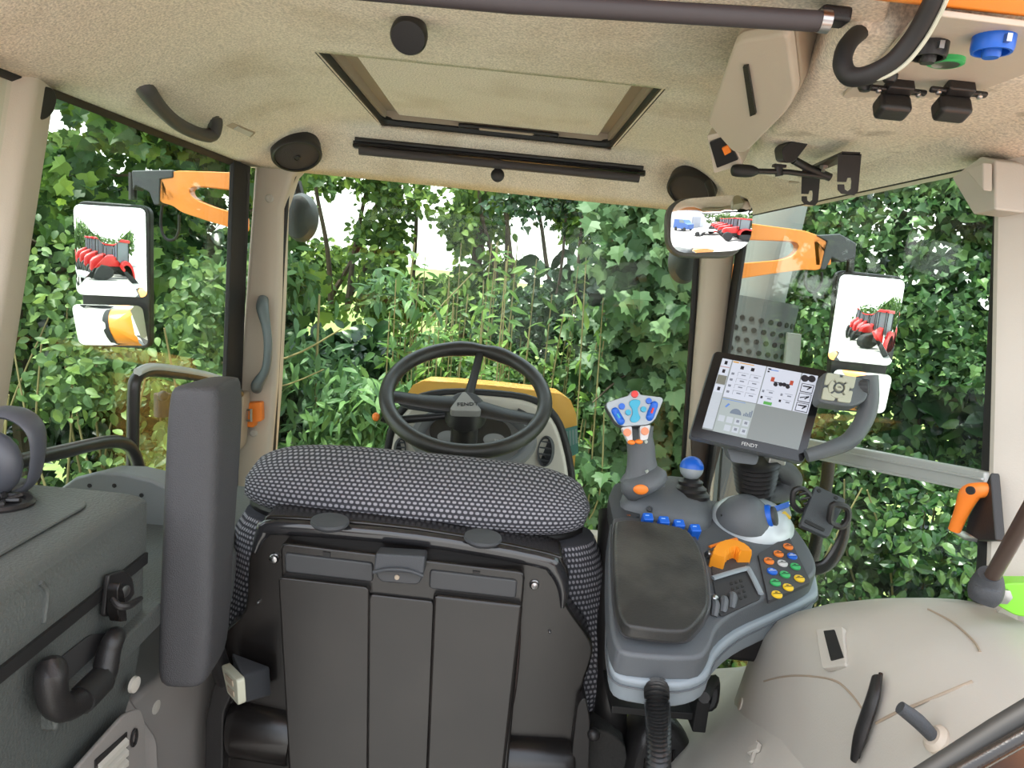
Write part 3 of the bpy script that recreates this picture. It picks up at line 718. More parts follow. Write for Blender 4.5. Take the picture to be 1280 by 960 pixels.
# rails at the left window
UR = mat('black_rail', (.02, .018, .017), .35)
r1 = thing('hand_rail', 'black bent tube rail running low along the left window', 'rail', tuple(PX(100, 600, -.66)))
mb = MB(); mb.tube([PX(-60, 602, -.64), PX(20, 578, -.64), PX(80, 564, -.64), PX(130, 553, -.64), PX(155, 554, -.64), PX(168, 568, -.64), PX(176, 595, -.64)], .011, 12); obj('tube', mb, UR, r1)
mb = MB(); mb.tube([PX(170, 598, -.64), PX(184, 596, -.64)], .014, 10, sm=0); obj('foot', mb, UR, r1)
r2 = thing('door_rail', 'upright black and silver hooped rail behind the tall armrest', 'rail', tuple(PX(165, 600, -.66)))
mb = MB(); mb.tube([PX(165, 600, -.655), PX(166, 545, -.655), PX(167, 495, -.655), PX(170, 474, -.655), PX(185, 464, -.655), PX(215, 466, -.655), PX(255, 472, -.655), PX(285, 482, -.655), PX(300, 492, -.655)], .011, 12, sm=4); obj('tube', mb, UR, r2)
mb = MB(); mb.tube([PX(172, 465, -.65), PX(188, 459, -.65), PX(215, 461, -.65), PX(255, 468, -.65), PX(285, 477, -.65)], .008, 10, sm=4); obj('cap_strip', mb, ALU, r2)
# door handle module + orange latch
dl = thing('door_latch', 'orange latch with metal striker on the left front pillar', 'latch', tuple(P(315, 535, 1.93)))
mb = MB(); mb.prism(rpoly([P(305, 504, 1.925), P(326, 503, 1.925), P(327, 527, 1.925), P(319, 528, 1.925), P(317, 535, 1.925), P(305, 534, 1.925)], .006), V(0, .03, 0)); obj('orange_body', mb, ORP, dl, bevel=.004)
mb = MB(); mb.tube([P(306, 513, 1.92), P(314, 512, 1.91), P(314, 526, 1.91), P(306, 525, 1.92)], .004, 8, sm=0); obj('striker', mb, METAL, dl)
mb = MB(); mb.prism(rpoly([P(286, 492, 1.88), P(305, 492, 1.88), P(300, 560, 1.88), P(288, 572, 1.88)], .01), V(0, .05, 0)); obj('lock_case', mb, TAUPE, dl, bevel=.006)
mb = MB(); mb.tube([P(203, 492, 1.60), P(203, 520, 1.60)], .018, 14, sm=0); mb.ball(P(204, 495, 1.585), .012); obj('lock_barrel', mb, BLACK, dl)

# ------------------------------------------------------------------ seat
seat = thing('driver_seat', 'driver seat seen from behind with patterned grey fabric and black shell', 'seat', (-.1, 1.1, .02))
# head pad
def pad(name, cx, Y, cz, half, depth, high, sag=0.0, parent=None, n=40, m=28, tilt=.10):
    mb = MB(); rings = []; us = []
    for i in range(n + 1):
        t = -1 + 2 * i / n
        t = max(-.9995, min(.9995, t))
        k = (1 - abs(t) ** 4.5) ** (1 / 2.4)
        x = cx + half * t
        ring = []
        for j in range(m):
            a = 2 * PI * j / m
            ca, sa = math.cos(a), math.sin(a)
            yy = depth / 2 * k ** .7 * math.copysign(abs(ca) ** .75, ca)
            zz = high / 2 * k * math.copysign(abs(sa) ** .8, sa)
            # bottom flatter
            if zz < 0: zz *= .75
            ring.append(V(x, Y + yy + .03 * t * t, cz + zz + yy * tilt - sag * t * t))
        rings.append(ring)
    def uvf(i, j): return ((-1 + 2 * j / n) * half, i / m * (depth + high) * 1.65 )
    mb.loft(rings, uv=uvf)
    return obj(name, mb, FABRIC, parent)
hp = pad('head_pad', -.112, 1.14, .976, .288, .17, .098, .010, seat, tilt=.16)
# black underside and piping of head pad
mb = MB(); rings = []
for i in range(31):
    t = -1 + 2 * i / 30; k = max(.02, (1 - abs(t) ** 3.5)) ** .5
    x = -.112 + .280 * t
    rings.append([V(x, 1.14 - .076 * k + .03 * t * t, .943 - .010 * t * t), V(x, 1.14 - .082 * k + .03 * t * t, .936 - .010 * t * t), V(x, 1.14 - .074 * k + .03 * t * t, .924 - .01 * t * t), V(x, 1.20, .922), V(x, 1.20, .95)])
mb.loft(rings); obj('underside', mb, BLACK, hp, bevel=.002)
for px, py in ((412, 661), (603, 681)):
    c = P(px, py - 3, 1.0)
    mb = MB(); mb.lathe([(.0, .005), (.027, .004), (.028, .0), (.023, -.006), (.0005, -.007)], frame(c + V(0, .0, .006), (0, -.1, 1)), 24, sy=.9); obj('mount_disc', mb, DGREY, seat)
# backrest cushion: lofted rows
def cushion(name, rows, Y0, Y1, parent, fx=.0092):
    """rows of (left px, right px, py) at Y0; rounded at both sides"""
    mb = MB(); rings = []; m = 28; acc = [0]
    for k, (l, r, y) in enumerate(rows):
        a = P(l - 8, y, (Y0 + Y1) / 2); b = P(r + 20, y + (r - l) * .09, (Y0 + Y1) / 2); c = (a + b) / 2; hw = (b - a).length / 2; ax = (b - a).normalized()
        if k: acc.append(acc[-1] + abs(prev.z - c.z))
        prev = c; ring = []
        for j in range(m):
            t = 2 * PI * j / m; ca, sa = math.cos(t), math.sin(t)
            ring.append(c + ax * (hw * math.copysign(abs(ca) ** .55, ca)) + V(0, (Y1 - Y0) / 2 * math.copysign(abs(sa) ** .9, sa), 0))
        rings.append(ring)
    def uvf(i, j): return (i / m * 1.25, acc[min(j, len(acc) - 1)])
    mb.loft(rings, uv=uvf); return obj(name, mb, FABRIC, parent)
cushion('back_cushion', [(318, 722, 632), (306, 730, 650), (302, 735, 672), (300, 738, 700), (292, 745, 730), (283, 755, 755), (281, 762, 775), (284, 762, 800), (300, 745, 835), (320, 720, 880)], 1.06, 1.24, seat)
# shell
shell_px = [(322, 664), (330, 650), (352, 645), (520, 659), (684, 690), (705, 703), (712, 722), (706, 742), (712, 762), (738, 800), (740, 822), (728, 860), (716, 925), (712, 1010), (300, 1010), (286, 925), (276, 850), (277, 800), (283, 788), (306, 762), (311, 700)]
sy = 1.02
spts = catmull([P(x, y, sy) for x, y in shell_px], 3, True)
mb = MB(); mb.prism(spts, V(0, .07, 0), 1.0); sh = obj('back_shell', mb, GLOSSB, seat, bevel=.024, seg=5)
# raised rim lip at the top
mb = MB(); mb.tube([P(x, y, sy - .004) for x, y in ((318, 690), (328, 667), (350, 659), (520, 673), (670, 699), (694, 712), (704, 735), (703, 760))], [.004, .010, .012, .012, .012, .012, .009, .003], 12, sm=4, flat=(1, .7, (0, 1, 0))); obj('rim_lip', mb, mat('polished_black_lip', (.02, .02, .022), .16, coat=.5), sh)
def screw(px, py, Y, par, r=.006, mt=METAL):
    mb = MB(); mb.lathe([(r * 1.25, -.002), (r * 1.25, .001), (r, .002), (r * .85, .005), (r * .3, .006), (r * .25, .003), (.0005, .003)], frame(P(px, py, Y), (0, -1, 0)), 14); return obj('screw', mb, mt, par)
screw(343, 698, sy - .002, sh); screw(668, 731, sy - .002, sh)
for px, py in ((324, 752), (687, 789)): screw(px, py, sy - .0005, sh, .002)
# document box on the shell
q = QF(P(348, 680, .985), P(657, 717, .985), P(632, 1000, .965), P(359, 980, .965))
mb = MB(); mb.qprism(q, [(0, 0), (1, 0), (1, 1), (0, 1)], -.045, -.006, .012); db = obj('document_box', mb, GLOSSB, seat, bevel=.004)
for (u0, u1, d) in ((.0, .37, 1), (.63, 1.0, 1)):
    mb = MB(); mb.qprism(q, [(u0 + .0, .125), (u1, .125), (u1 - (.02 if u1 > .9 else 0), 1), (u0 + (.02 if u0 < .1 else 0), 1)], -.01, .008, .008); obj('cover_half', mb, GLOSSB, db, bevel=.0095, seg=4)
mb = MB(); mb.qprism(q, [(.36, .16), (.64, .16), (.64, .96), (.57, 1.0), (.43, 1.0), (.36, .96)], -.012, .0005, .01); obj('cover_groove', mb, GLOSSB, db, bevel=.004)
for (u0, u1) in ((.02, .38), (.61, .97)):
    mb = MB(); mb.qprism(q, [(u0, .035), (u1, .035), (u1, .115), (u0, .115)], -.012, -.002, .006); obj('top_ledge', mb, mat('grey_black_plastic', (.04, .042, .045), .45), db, bevel=.003)
ql = QF(P(467, 690, .975), P(532, 694, .975), P(529, 732, .97), P(468, 728, .97))
mb = MB(); mb.qprism(ql, [(.05, 0), (1, 0), (1, .6), (0, .6)], -.03, .006, .004); lt = obj('latch', mb, DGREY, db, bevel=.004)
mb = MB(); mb.qprism(ql, [(0, .52), (.98, .58), (.93, 1.0), (.08, .98)], -.03, .0, .012); obj('latch_tongue', mb, mat('grey_black_plastic', (1, 1, 1)), lt, bevel=.003)
mb = MB(); mb.tube([ql(.0, .62, .006), ql(.25, .5, .008), (ql(.5, .46, .009)), ql(.75, .5, .008), ql(.99, .64, .006)], .003, 8); obj('latch_lip', mb, DGREY, lt)
mb = MB(); mb.lathe([(.004, -.002), (.0035, .0005), (.0005, .0005)], frame(ql(.46, .78, .001), ql.n), 12); obj('rivet', mb, TAUPE, lt)
for u, v in ((.19, .015), (.80, .02)):
    mb = MB(); mb.qprism(q, [(u - .015, v), (u + .015, v), (u + .015, v + .02), (u - .015, v + .02)], -.02, -.004); obj('hinge_notch', mb, RUBBER, db)
# shiny side reflector of the box is the curved flank
mb = MB(); mb.tube([P(648, 775, 1.0), P(644, 820, .995), P(638, 875, .99), P(628, 910, .99)], [.004, .007, .0065, .003], 8, flat=(1, 1, (0, 1, 0))); obj('side_flank', mb, mat('gloss_black_strip', (.05, .035, .032), .1), db)
# adjuster box at left
q = QF(P(289, 815, .97), P(338, 832, .985), P(340, 868, .985), P(305, 878, .955))
adj = MB(); a_ = [P(290, 815, .99), P(338, 833, .99), P(340, 868, .99), P(305, 881, .975)]
adj.add([P(289, 815, 1.0), P(338, 833, 1.0), P(340, 869, 1.0), P(296, 870, 1.02), P(304, 846, .93), P(306, 879, .93)],
        [(0, 1, 4), (1, 2, 5, 4), (0, 4, 5, 3), (0, 3, 2, 1), (3, 5, 2)])
ab = obj('adjuster_box', adj, DGREY, seat, bevel=.004)
qs = QF(P(283, 828, .975), P(303, 848, .925), P(305, 880, .925), P(291, 864, .965))
mb = MB(); mb.qprism(qs, [(0, 0), (1, 0), (1, 1), (0, 1)], -.004, .008, .006); sp2 = obj('switch_plate', mb, IVORY, ab, bevel=.003)
for v in (.28, .68):
    mb = MB(); mb.qprism(qs, [(.25, v - .11), (.75, v - .11), (.75, v + .11), (.25, v + .11)], .008, .0095, .002); obj('symbol_key', mb, TAUPE, sp2)
# pivots
mb = MB(); mb.tube([P(292, 905, 1.03), P(300, 905, 1.03), P(370, 918, 1.03)], [.042, .048, .046], 24, sm=0); obj('tilt_housing', mb, GLOSSB, seat, bevel=.006)
mb = MB(); mb.tube([P(620, 945, 1.03), P(700, 952, 1.03), P(716, 953, 1.03)], [.046, .05, .044], 24, sm=0); obj('tilt_housing', mb, GLOSSB, seat, bevel=.006)
mb = MB(); mb.prism(rpoly([P(268, 850, 1.0), P(286, 848, 1.0), P(291, 868, 1.0), P(280, 890, 1.0), P(278, 1020, 1.0), P(255, 1020, 1.0), P(256, 900, 1.0)], .012), V(0, .09, 0)); obj('side_bracket', mb, BLACK, seat, bevel=.008)
mb = MB(); mb.prism(rpoly([P(722, 880, 1.0), P(732, 870, 1.0), P(738, 900, 1.0), P(735, 1020, 1.0), P(710, 1020, 1.0), P(716, 930, 1.0)], .008), V(0, .09, 0)); obj('side_bracket', mb, BLACK, seat, bevel=.008)
mb = MB(); mb.ball(P(742, 918, 1.0), .01); obj('knob', mb, BLACK, seat)
mb = MB(); mb.prism(rpoly([P(736, 858, 1.1), P(762, 862, 1.1), P(766, 900, 1.1), P(752, 916, 1.1), P(736, 912, 1.1)], .01), V(0, .02, 0)); obj('belt_guard', mb, DGREY, seat, bevel=.005)
mb = MB(); mb.box((-.1, 1.3, .50), (.50, .46, .14)); obj('seat_cushion', mb, mat('plain_dark_fabric', (.07, .07, .08), .9), seat, bevel=.05, seg=3)
mb = MB(); mb.prism(rpoly([P(735, 912, 1.04), P(760, 914, 1.04), P(782, 932, 1.04), P(792, 1010, 1.04), P(735, 1010, 1.04)], .01), V(0, .09, 0)); obj('suspension_bellows', mb, mat('rough_black_foam', (.025, .024, .022), .9, bump=1.0, bscale=160), seat, bevel=.01)
mb = MB(); mb.tube([P(268, 905, 1.04), P(285, 960, 1.04)], .006, 8, sm=0); mb.box(P(290, 950, 1.04), (.03, .02, .012)); obj('metal_link', mb, METAL, seat)
mb = MB(); mb.box((-.1, 1.2, .24), (.30, .40, .42)); obj('pedestal', mb, BLACK, seat, bevel=.02)
# upright armrest
mb = MB(); rings = []
for (l, r, y, Yd) in ((212, 268, 482, .105), (206, 270, 490, .11), (203, 271, 510, .115), (200, 271, 560, .115), (196, 266, 660, .108), (193, 264, 740, .10), (191, 262, 800, .10), (190, 258, 845, .098), (193, 254, 856, .095), (200, 248, 862, .09)):
    a = P(l, y, .86); b = P(r, y + 2, .86)
    rings.append(rpoly([a, b, b + V(-.006, Yd, 0), a + V(.012, Yd, 0)], .02, 4))
mb.loft(rings); obj('armrest', mb, PADG, seat, sub=1, label='charcoal padded armrest folded upright')
mb = MB(); mb.tube([P(264, 800, .98), P(285, 860, 1.02)], .014, 12, sm=0); obj('armrest_hinge', mb, BLACK, seat)

# round black suspension cover + hose
sc_ = thing('blower_housing', 'round slotted black housing below the control armrest', 'housing', tuple(P(825, 960, 1.0)))
M = frame(P(825, 968, 1.03), (0, -1, .25), (1, 0, 0))
mb = MB(); mb.lathe([(.088, -.08), (.09, -.01), (.085, .004), (.072, .012), (.066, .012), (.0005, .012)], M, 40, sx=.62); hs_ = obj('drum', mb, BLACK, sc_)
for k, a in enumerate((35, 62, 90, 118, 146)):
    mb = MB(); ar = math.radians(a)
    c0 = M @ Vector((math.cos(ar) * .054 * .62, math.sin(ar) * .05, .0125)); c1 = M @ Vector((math.cos(ar) * .054 * .62, math.sin(ar) * .05 - .03, .0125))
    mb.tube([c0, c1], .0025, 6, sm=0); obj('slot', mb, GLOSSB, hs_)
mb = MB(); mb.box(P(815, 882, 1.0) + V(0, .03, 0), (.13, .10, .012)); mb.box(P(866, 872, 1.02), (.02, .1, .05)); obj('support_plate', mb, RUBBER, sc_, bevel=.002)
mb = MB(); mb.tube([P(770, 640, 1.2), P(765, 760, 1.12), P(762, 880, 1.1), P(760, 960, 1.1)], .03, 12); obj('support_column', mb, BLACK, sc_)

# ------------------------------------------------------------------ steering wheel
swl = thing('steering_wheel', 'black three-spoke steering wheel in front of the driver seat', 'steering wheel', (-.073, 1.85, .80))
al = math.radians(30); wc = V(-.072, 1.76, 1.028); wu = V(1, 0, 0.0); wv = V(0, math.cos(al), math.sin(al)); wn_ = V(0, -math.sin(al), math.cos(al))
RW = .196
def wp(a, r, h=0): return wc + wu * (r * math.cos(a)) + wv * (r * math.sin(a)) + wn_ * h
SP = [math.radians(84), math.radians(188), math.radians(340)]
rr = []
for k in range(72):
    a = 2 * PI * k / 72
    bulge = 0
    dd = abs((a - SP[0] + PI) % (2 * PI) - PI)
    rr.append(.0185 + (.0022 * math.exp(-((dd - .28) / .12) ** 2)) - (.0025 if dd < .07 else 0))
WM = mat('wheel_leather', (.022, .021, .019), .36, bump=.25, bscale=500)
mb = MB(); mb.tube([wp(2 * PI * k / 72, RW) for k in range(72)], rr, 14, closed=True, sm=1); obj('rim', mb, WM, swl)
for k, a in enumerate(SP):
    hub = wc + wn_ * -.028
    p0 = hub + (wp(a, 1) - wc).normalized() * .03; p1 = wp(a, RW - .004)
    wd = [.013, .011, .011] if k == 0 else [.030, .024, .021]
    mb = MB(); mb.tube([p0, (p0 + p1) / 2 + wn_ * -.004, p1], wd, 10, sm=3, flat=(1, .36, wn_) if k else (1, .7, wn_)); obj('spoke', mb, BLACK, swl)
mb = MB(); mb.tube([wc - wn_ * .075, wc - wn_ * .035, wc - wn_ * .018], [.054, .050, .038], 20, sm=0); obj('hub', mb, BLACK, swl, bevel=.004)
ba = [wp(math.radians(a), r, -.004) for a, r in ((98, .050), (222, .050), (332, .054))]
ba = [b + (wp(math.radians(265), 1) - wc) * .022 for b in ba]
mb = MB(); mb.prism(rpoly(ba, .016), wn_ * -.02); bd = obj('badge', mb, mat('badge_grey', (.22, .22, .21), .4), swl, bevel=.002)
bc = sum(ba, Vector()) / 3
text('lettering', 'FENDT', .017, bc + wn_ * .0008 + wv * -.002 + wu * .006, (1, .15, .15), wn_, RUBBER, bd)
mb = MB(); mb.tube([wc - wn_ * .06, wc - wn_ * .3], .035, 16, sm=0); obj('column', mb, BLACK, swl)
# stalk with orange tip
mb = MB(); mb.tube([wc - wn_ * .06, P(500, 525, 1.78), P(478, 521, 1.78)], [.008, .011, .0125], 10, sm=2); st = obj('indicator_stalk', mb, BLACK, swl)
mb = MB(); mb.ball(P(470, 521, 1.775), .010, .010, .011); obj('orange_button', mb, ORP, st)
mb = MB(); mb.tube([wc - wn_ * .06 + V(-.03, 0, 0), P(512, 508, 1.8), P(500, 500, 1.8)], [.006, .008, .009], 10, sm=2); obj('wiper_stalk', mb, DGREY, swl)

# ------------------------------------------------------------------ dashboard
dash = thing('dashboard', 'cream dashboard with grey oval instrument binnacle behind the steering wheel', 'dashboard', (-.05, 2.0, .4))
dy = 1.965
shape = [(486, 700), (486, 600), (489, 560), (498, 528), (520, 504), (560, 494), (620, 496), (665, 504), (690, 524), (703, 556), (712, 610), (716, 720)]
pts = catmull([P(x, y, dy) for x, y in shape], 3)
pts = pts + [V(pts[-1].x, dy, .40), V(pts[0].x, dy, .40)]
mb = MB(); mb.prism(pts, V(0, .05, 0)); obj('surround', mb, CREAM2, dash, bevel=.012, seg=3)
mb = MB(); mb.tube(catmull([P(x + (3 if x > 600 else -3), y - 3, dy + .02) for x, y in shape], 3), .012, 10, sm=0); obj('edge_seal', mb, RUBBER, dash)
# binnacle: oval rings tilted like the wheel
bcn = P(592, 548, 1.90)
bn = V(0, -.78, .62).normalized(); Mb = frame(bcn, bn, (1, 0, .05))
mb = MB(); mb.lathe([(.150, -.05), (.168, -.02), (.172, .0), (.166, .012), (.150, .016), (.138, .008), (.132, -.004), (.118, -.008), (.0005, -.008)], Mb, 56, sx=1.0, sy=.60); bn_o = obj('binnacle', mb, mat('binnacle_grey', (.13, .135, .14), .42), dash)
mb = MB(); mb.lathe([(.112, -.008), (.110, -.003), (.0005, -.003)], Mb @ Matrix.Translation((-.01, .022, .0)), 48, sy=.52); dd_ = obj('dial_face', mb, mat('dial_black', (.02, .02, .022), .3), bn_o)
for dx in (-.062, .062):
    mb = MB(); mb.lathe([(.03, -.003), (.03, .0), (.0005, .001)], Mb @ Matrix.Translation((dx - .006, .0, .0)), 28, sy=.62); obj('gauge', mb, mat('gauge_grey', (.22, .225, .23), .4), dd_)
mb = MB(); mb.box((-.02, .02, -.0015), (.05, .022, .002), Mb); obj('display', mb, mat('orange_lcd', (.6, .2, .03), .3), dd_)
text('lettering', 'km/h', .011, Mb @ Vector((.068, -.002, .0015)), (1, 0, 0), bn, mat('pale_grey_print', (.5, .5, .5)), dd_, .0001)
text('lettering', 'F1  F2', .012, Mb @ Vector((.085, -.068, .0095)), (1, .0, 0), bn, mat('pale_grey_print', (.5, .5, .5)), bn_o, .0001)
def vent(px, py, rx, rz, nx, name='air_vent'):
    c = P(px, py, dy - .004); M = frame(c, (nx, -1, .12), (1, 0, 0))
    mb = MB(); mb.lathe([(1, -.01), (1.0, .004), (.93, .008), (.82, .006), (.78, -.002), (.001, -.002)], M @ Matrix.Diagonal((rx, rz, 1, 1)), 28); v = obj(name, mb, DGREY, dash)
    for k in range(4):
        h = (-.6 + .4 * k) * rz; w = rx * .76 * math.sqrt(max(.05, 1 - (h / rz) ** 2))
        mb = MB(); mb.box((0, h, .002), (2 * w, .004, .006), M @ Matrix.Rotation(.0, 4, 'X')); obj('louvre', mb, MGREY, v)
    mb = MB(); mb.box((0, -.35 * rz, .008), (.010, .006, .008), M); obj('tab', mb, BLACK, v, bevel=.002)
vent(682, 564, .023, .044, -.45)
vent(500, 562, .016, .034, .45)
mb = MB(); mb.tube([P(646, 514, dy - .004), P(660, 522, dy - .004), P(668, 534, dy - .004)], .010, 8); obj('defrost_slot', mb, BLACK, dash)

# bonnet
bo = thing('bonnet', 'orange tractor bonnet beyond the dashboard outside the windscreen', 'bonnet', (-.05, 2.8, -.1))
mb = MB(); rings = []
for Y, hw, zt in ((2.12, .272, .999), (2.3, .266, .985), (2.6, .252, .93), (2.9, .235, .87), (3.2, .22, .80), (3.4, .20, .70), (3.46, .17, .6)):
    cx = -.012
    half = [(hw, .0), (hw, zt - .26), (hw - .004, zt - .12), (hw - .014, zt - .06), (hw - .035, zt - .02), (hw - .065, zt - .004), (.12, zt), (0, zt + .002)]
    rings.append([V(cx + x, Y, z) for x, z in half] + [V(cx - x, Y, z) for x, z in half[-2::-1]])
mb.loft(rings); obj('hood', mb, BONNET, bo, ang=60)
mb = MB(); mb.box((.258, 2.2, .70), (.010, .16, .10)); obj('side_grille', mb, RUBBER, bo)
q = QF(P(706, 536, 2.112), P(722, 532, 2.112), P(723, 566, 2.112), P(708, 574, 2.112))
mb = MB(); mb.qprism(q, [(0, 0), (1, 0), (1, 1), (0, 1)], -.003, .001); stk = obj('side_decal', mb, mat('decal_teal', (.10, .22, .22), .4), bo)
for k in range(4):
    mb = MB(); mb.qprism(q, [(.08 + .24 * k, .1), (.22 + .24 * k, .1), (.22 + .24 * k, .62), (.08 + .24 * k, .62)], .001, .002); obj('decal_mark', mb, LGREY, stk)

# ------------------------------------------------------------------ control armrest (right)
pn_o = P(830, 800, .87); pn_f = P(815, 640, 1.17)
px_ = V(1, 0, -.0)
PNn = (pn_f - pn_o).cross(px_).normalized()
if PNn.z < 0: PNn = -PNn
def C(px, py, h=0.0): return PN(px, py, pn_o + PNn * h, PNn)
ca = thing('control_armrest', 'grey control armrest with padded lid, switches and keypad', 'control console', tuple(C(850, 740, -.12)))
out = [(763, 655), (760, 700), (762, 770), (770, 806), (790, 818), (868, 822), (888, 808), (898, 784), (925, 762), (970, 742), (1012, 722), (1021, 708), (1012, 684), (992, 656), (975, 640), (930, 628), (880, 624), (800, 622), (775, 634)]
DN = PNn * -1
o3 = catmull([C(x, y) for x, y in out], 3, True)
mb = MB(); mb.prism(o3, DN * .040); obj('body', mb, MGREY, ca, bevel=.008, seg=3)
o4 = catmull([C(x, y - 4, -.036) for x, y in [(763, 690), (760, 770), (760, 818), (768, 846), (800, 856), (850, 860), (884, 848), (896, 822), (925, 796), (970, 774), (1015, 752), (1024, 738), (1012, 700), (990, 680), (900, 660), (800, 660)]], 3, True)
mb = MB(); mb.prism(o4, DN * .046, .965); ls = obj('lower_shell', mb, LGREY, ca, bevel=.007, seg=3)
mb = MB(); mb.tube([p + (p - sum(o4, Vector()) / len(o4)).normalized() * .0008 + DN * .012 for p in o4], .0012, 6, closed=True, sm=0); obj('shell_seam', mb, MGREY, ls)
c_ = C(850, 830, -.085)
mb = MB(); mb.box(C(900, 780, -.11), (.16, .14, .05)); obj('under_bracket', mb, BLACK, ca, bevel=.01)
mb = MB(); mb.tube([C(880, 872, -.08), P(893, 850, .99), P(890, 880, .99), P(872, 882, .99)], .008, 8); obj('wiring', mb, RUBBER, ca)
# arm pad
padp = [(768, 660), (775, 650), (800, 650), (850, 658), (868, 672), (880, 700), (886, 740), (884, 760), (868, 782), (850, 789), (800, 784), (780, 776), (770, 740)]
for h0, h1, grow, mt, nm in ((0.0, .016, 1.05, mat('pad_base_grey', (.07, .07, .075), .5), 'pad_base'), (.014, .034, 1.0, LEATHER, 'arm_pad')):
    pts = [C(x, y, h1) for x, y in padp]; c0 = sum(pts, Vector()) / len(pts)
    pts = catmull([c0 + (p - c0) * grow for p in pts], 3, True)
    mb = MB(); mb.prism(pts, -PNn * (h1 - h0), 1.01); obj(nm, mb, mt, ca, bevel=.009 if nm == 'arm_pad' else .003, seg=4)
for px, py in ((884, 694), (890, 750)):
    mb = MB(); mb.lathe([(.006, 0), (.006, .007), (.004, .009), (.0005, .009)], frame(C(px, py, .004), (.5, -.5, .6)), 12); obj('hinge_screw', mb, METAL, ca)
# blue switches
for (px, py) in ((809, 652), (829, 656), (848, 660), (868, 666)):
    M = frame(C(px, py - 2, .022), PNn + V(0, -.35, 0), (1, .1, 0))
    mb = MB(); mb.box((0, 0, -.004), (.0165, .015, .028), M); s = obj('blue_switch', mb, BLUE, ca, bevel=.0025)
    mb = MB(); mb.box((-.002, .001, .0105), (.006, .0015, .0006), M); obj('switch_print', mb, mat('pale_blue_print', (.3, .5, .9)), s)
mb = MB(); mb.box((0, 0, .003), (.010, .008, .006), frame(C(785, 648, .004), PNn, (1, .1, 0))); obj('orange_mark', mb, ORP, ca, bevel=.002)
# mound under the joystick
rings = []
mp = [(772, 640), (800, 650), (850, 664), (884, 662), (890, 640), (880, 618), (850, 606), (810, 606), (780, 618)]
mcen = sum([C(x, y) for x, y in mp], Vector()) / len(mp)
for s, h in ((1, -.02), (1, .0), (.95, .014), (.82, .024), (.6, .031), (.3, .034), (.02, .035)):
    rings.append(catmull([mcen + (C(x, y) - mcen) * s + PNn * h for x, y in mp], 3, True))
mb = MB(); mb.loft(rings); mo = obj('joystick_mound', mb, MGREY, ca, ang=70)
for px, py in ((812, 636), (872, 634)):
    mb = MB(); mb.lathe([(.0055, -.002), (.0055, .001), (.004, .001), (.003, -.001), (.0005, -.001)], frame(C(px, py, .026), PNn + V(0, -.5, 0)), 14); obj('screw_well', mb, DGREY, mo)
mb = MB(); mb.prism(rpoly([C(757, 640, -.02), C(765, 622, -.02), C(800, 616, -.02), C(800, 660, -.02), C(765, 680, -.02)], .01), PNn * .03); obj('front_nose', mb, DGREY, ca, bevel=.01, seg=3)

# orange hand throttle in its pocket
pk = [(888, 690), (905, 680), (925, 678), (938, 686), (940, 700), (930, 712), (890, 722)]
mb = MB(); mb.prism(rpoly([C(x, y, .0005) for x, y in pk], .006), PNn * .002); obj('throttle_pocket', mb, DGREY, ca, bevel=.001)
tw = []
mb = MB(); rings = []
th = [(897, 700), (900, 691), (908, 685), (918, 684), (927, 688), (932, 694)]
cth = catmull([C(x, y, .016) for x, y in th], 4)
for i, p in enumerate(cth):
    k = .010 + (.0012 if i % 2 else 0)
    nxt = cth[min(i + 1, len(cth) - 1)]; prv = cth[max(i - 1, 0)]; t = (nxt - prv).normalized(); sdv = t.cross(PNn)
    rings.append([p + sdv * k, p + sdv * k * .8 + PNn * .008, p - sdv * k * .8 + PNn * .008, p - sdv * k, p - sdv * k - PNn * .018, p + sdv * k - PNn * .018])
mb.loft(rings); obj('throttle_wheel', mb, mat('amber_orange_plastic', (.90, .32, .02), .4), ca, smooth=False)
mb = MB(); mb.tube([C(887, 684, .014), C(900, 679, .016), C(921, 674, .016)], [.003, .0025, .0035], 8, sm=2, flat=(1, .6, PNn)); obj('orange_lever', mb, ORP, ca)
# storage tray
q = QF(C(890, 722, .002), C(940, 712, .002), C(952, 748, .002), C(900, 772, .002))
mb = MB(); mb.qprism(q, [(0, 0), (.85, 0), (1, 1.0), (0, 1.0)], -.001, .001, .008); ty = obj('tray_recess', mb, mat('tray_dark', (.035, .035, .038), .6), ca)
mb = MB(); mb.tube([q(0, .06, .003), q(.5, .02, .004), q(.82, .0, .004), q(.9, .06, .004), q(1.0, .9, .003)], .0045, 8, sm=3, flat=(1, .6, PNn)); obj('tray_rim', mb, LGREY, ty)
for i in range(3):
    for j in range(4):
        mb = MB(); mb.qprism(q, [(.38 + .12 * i, .25 + .16 * j), (.44 + .12 * i, .25 + .16 * j), (.44 + .12 * i, .33 + .16 * j), (.38 + .12 * i, .33 + .16 * j)], .001, .0016); obj('mesh_bar', mb, BLACK, ty)
for k in range(3):
    p = C(897 + 11 * k, 766 - 5 * k, .006); 
    mb = MB(); mb.tube([p + V(-.004, .0, -.006), p + V(0, .012, .006), p + V(.0, .022, .004)], [.005, .006, .005], 8); obj('cable_clip', mb, MGREY, ty)
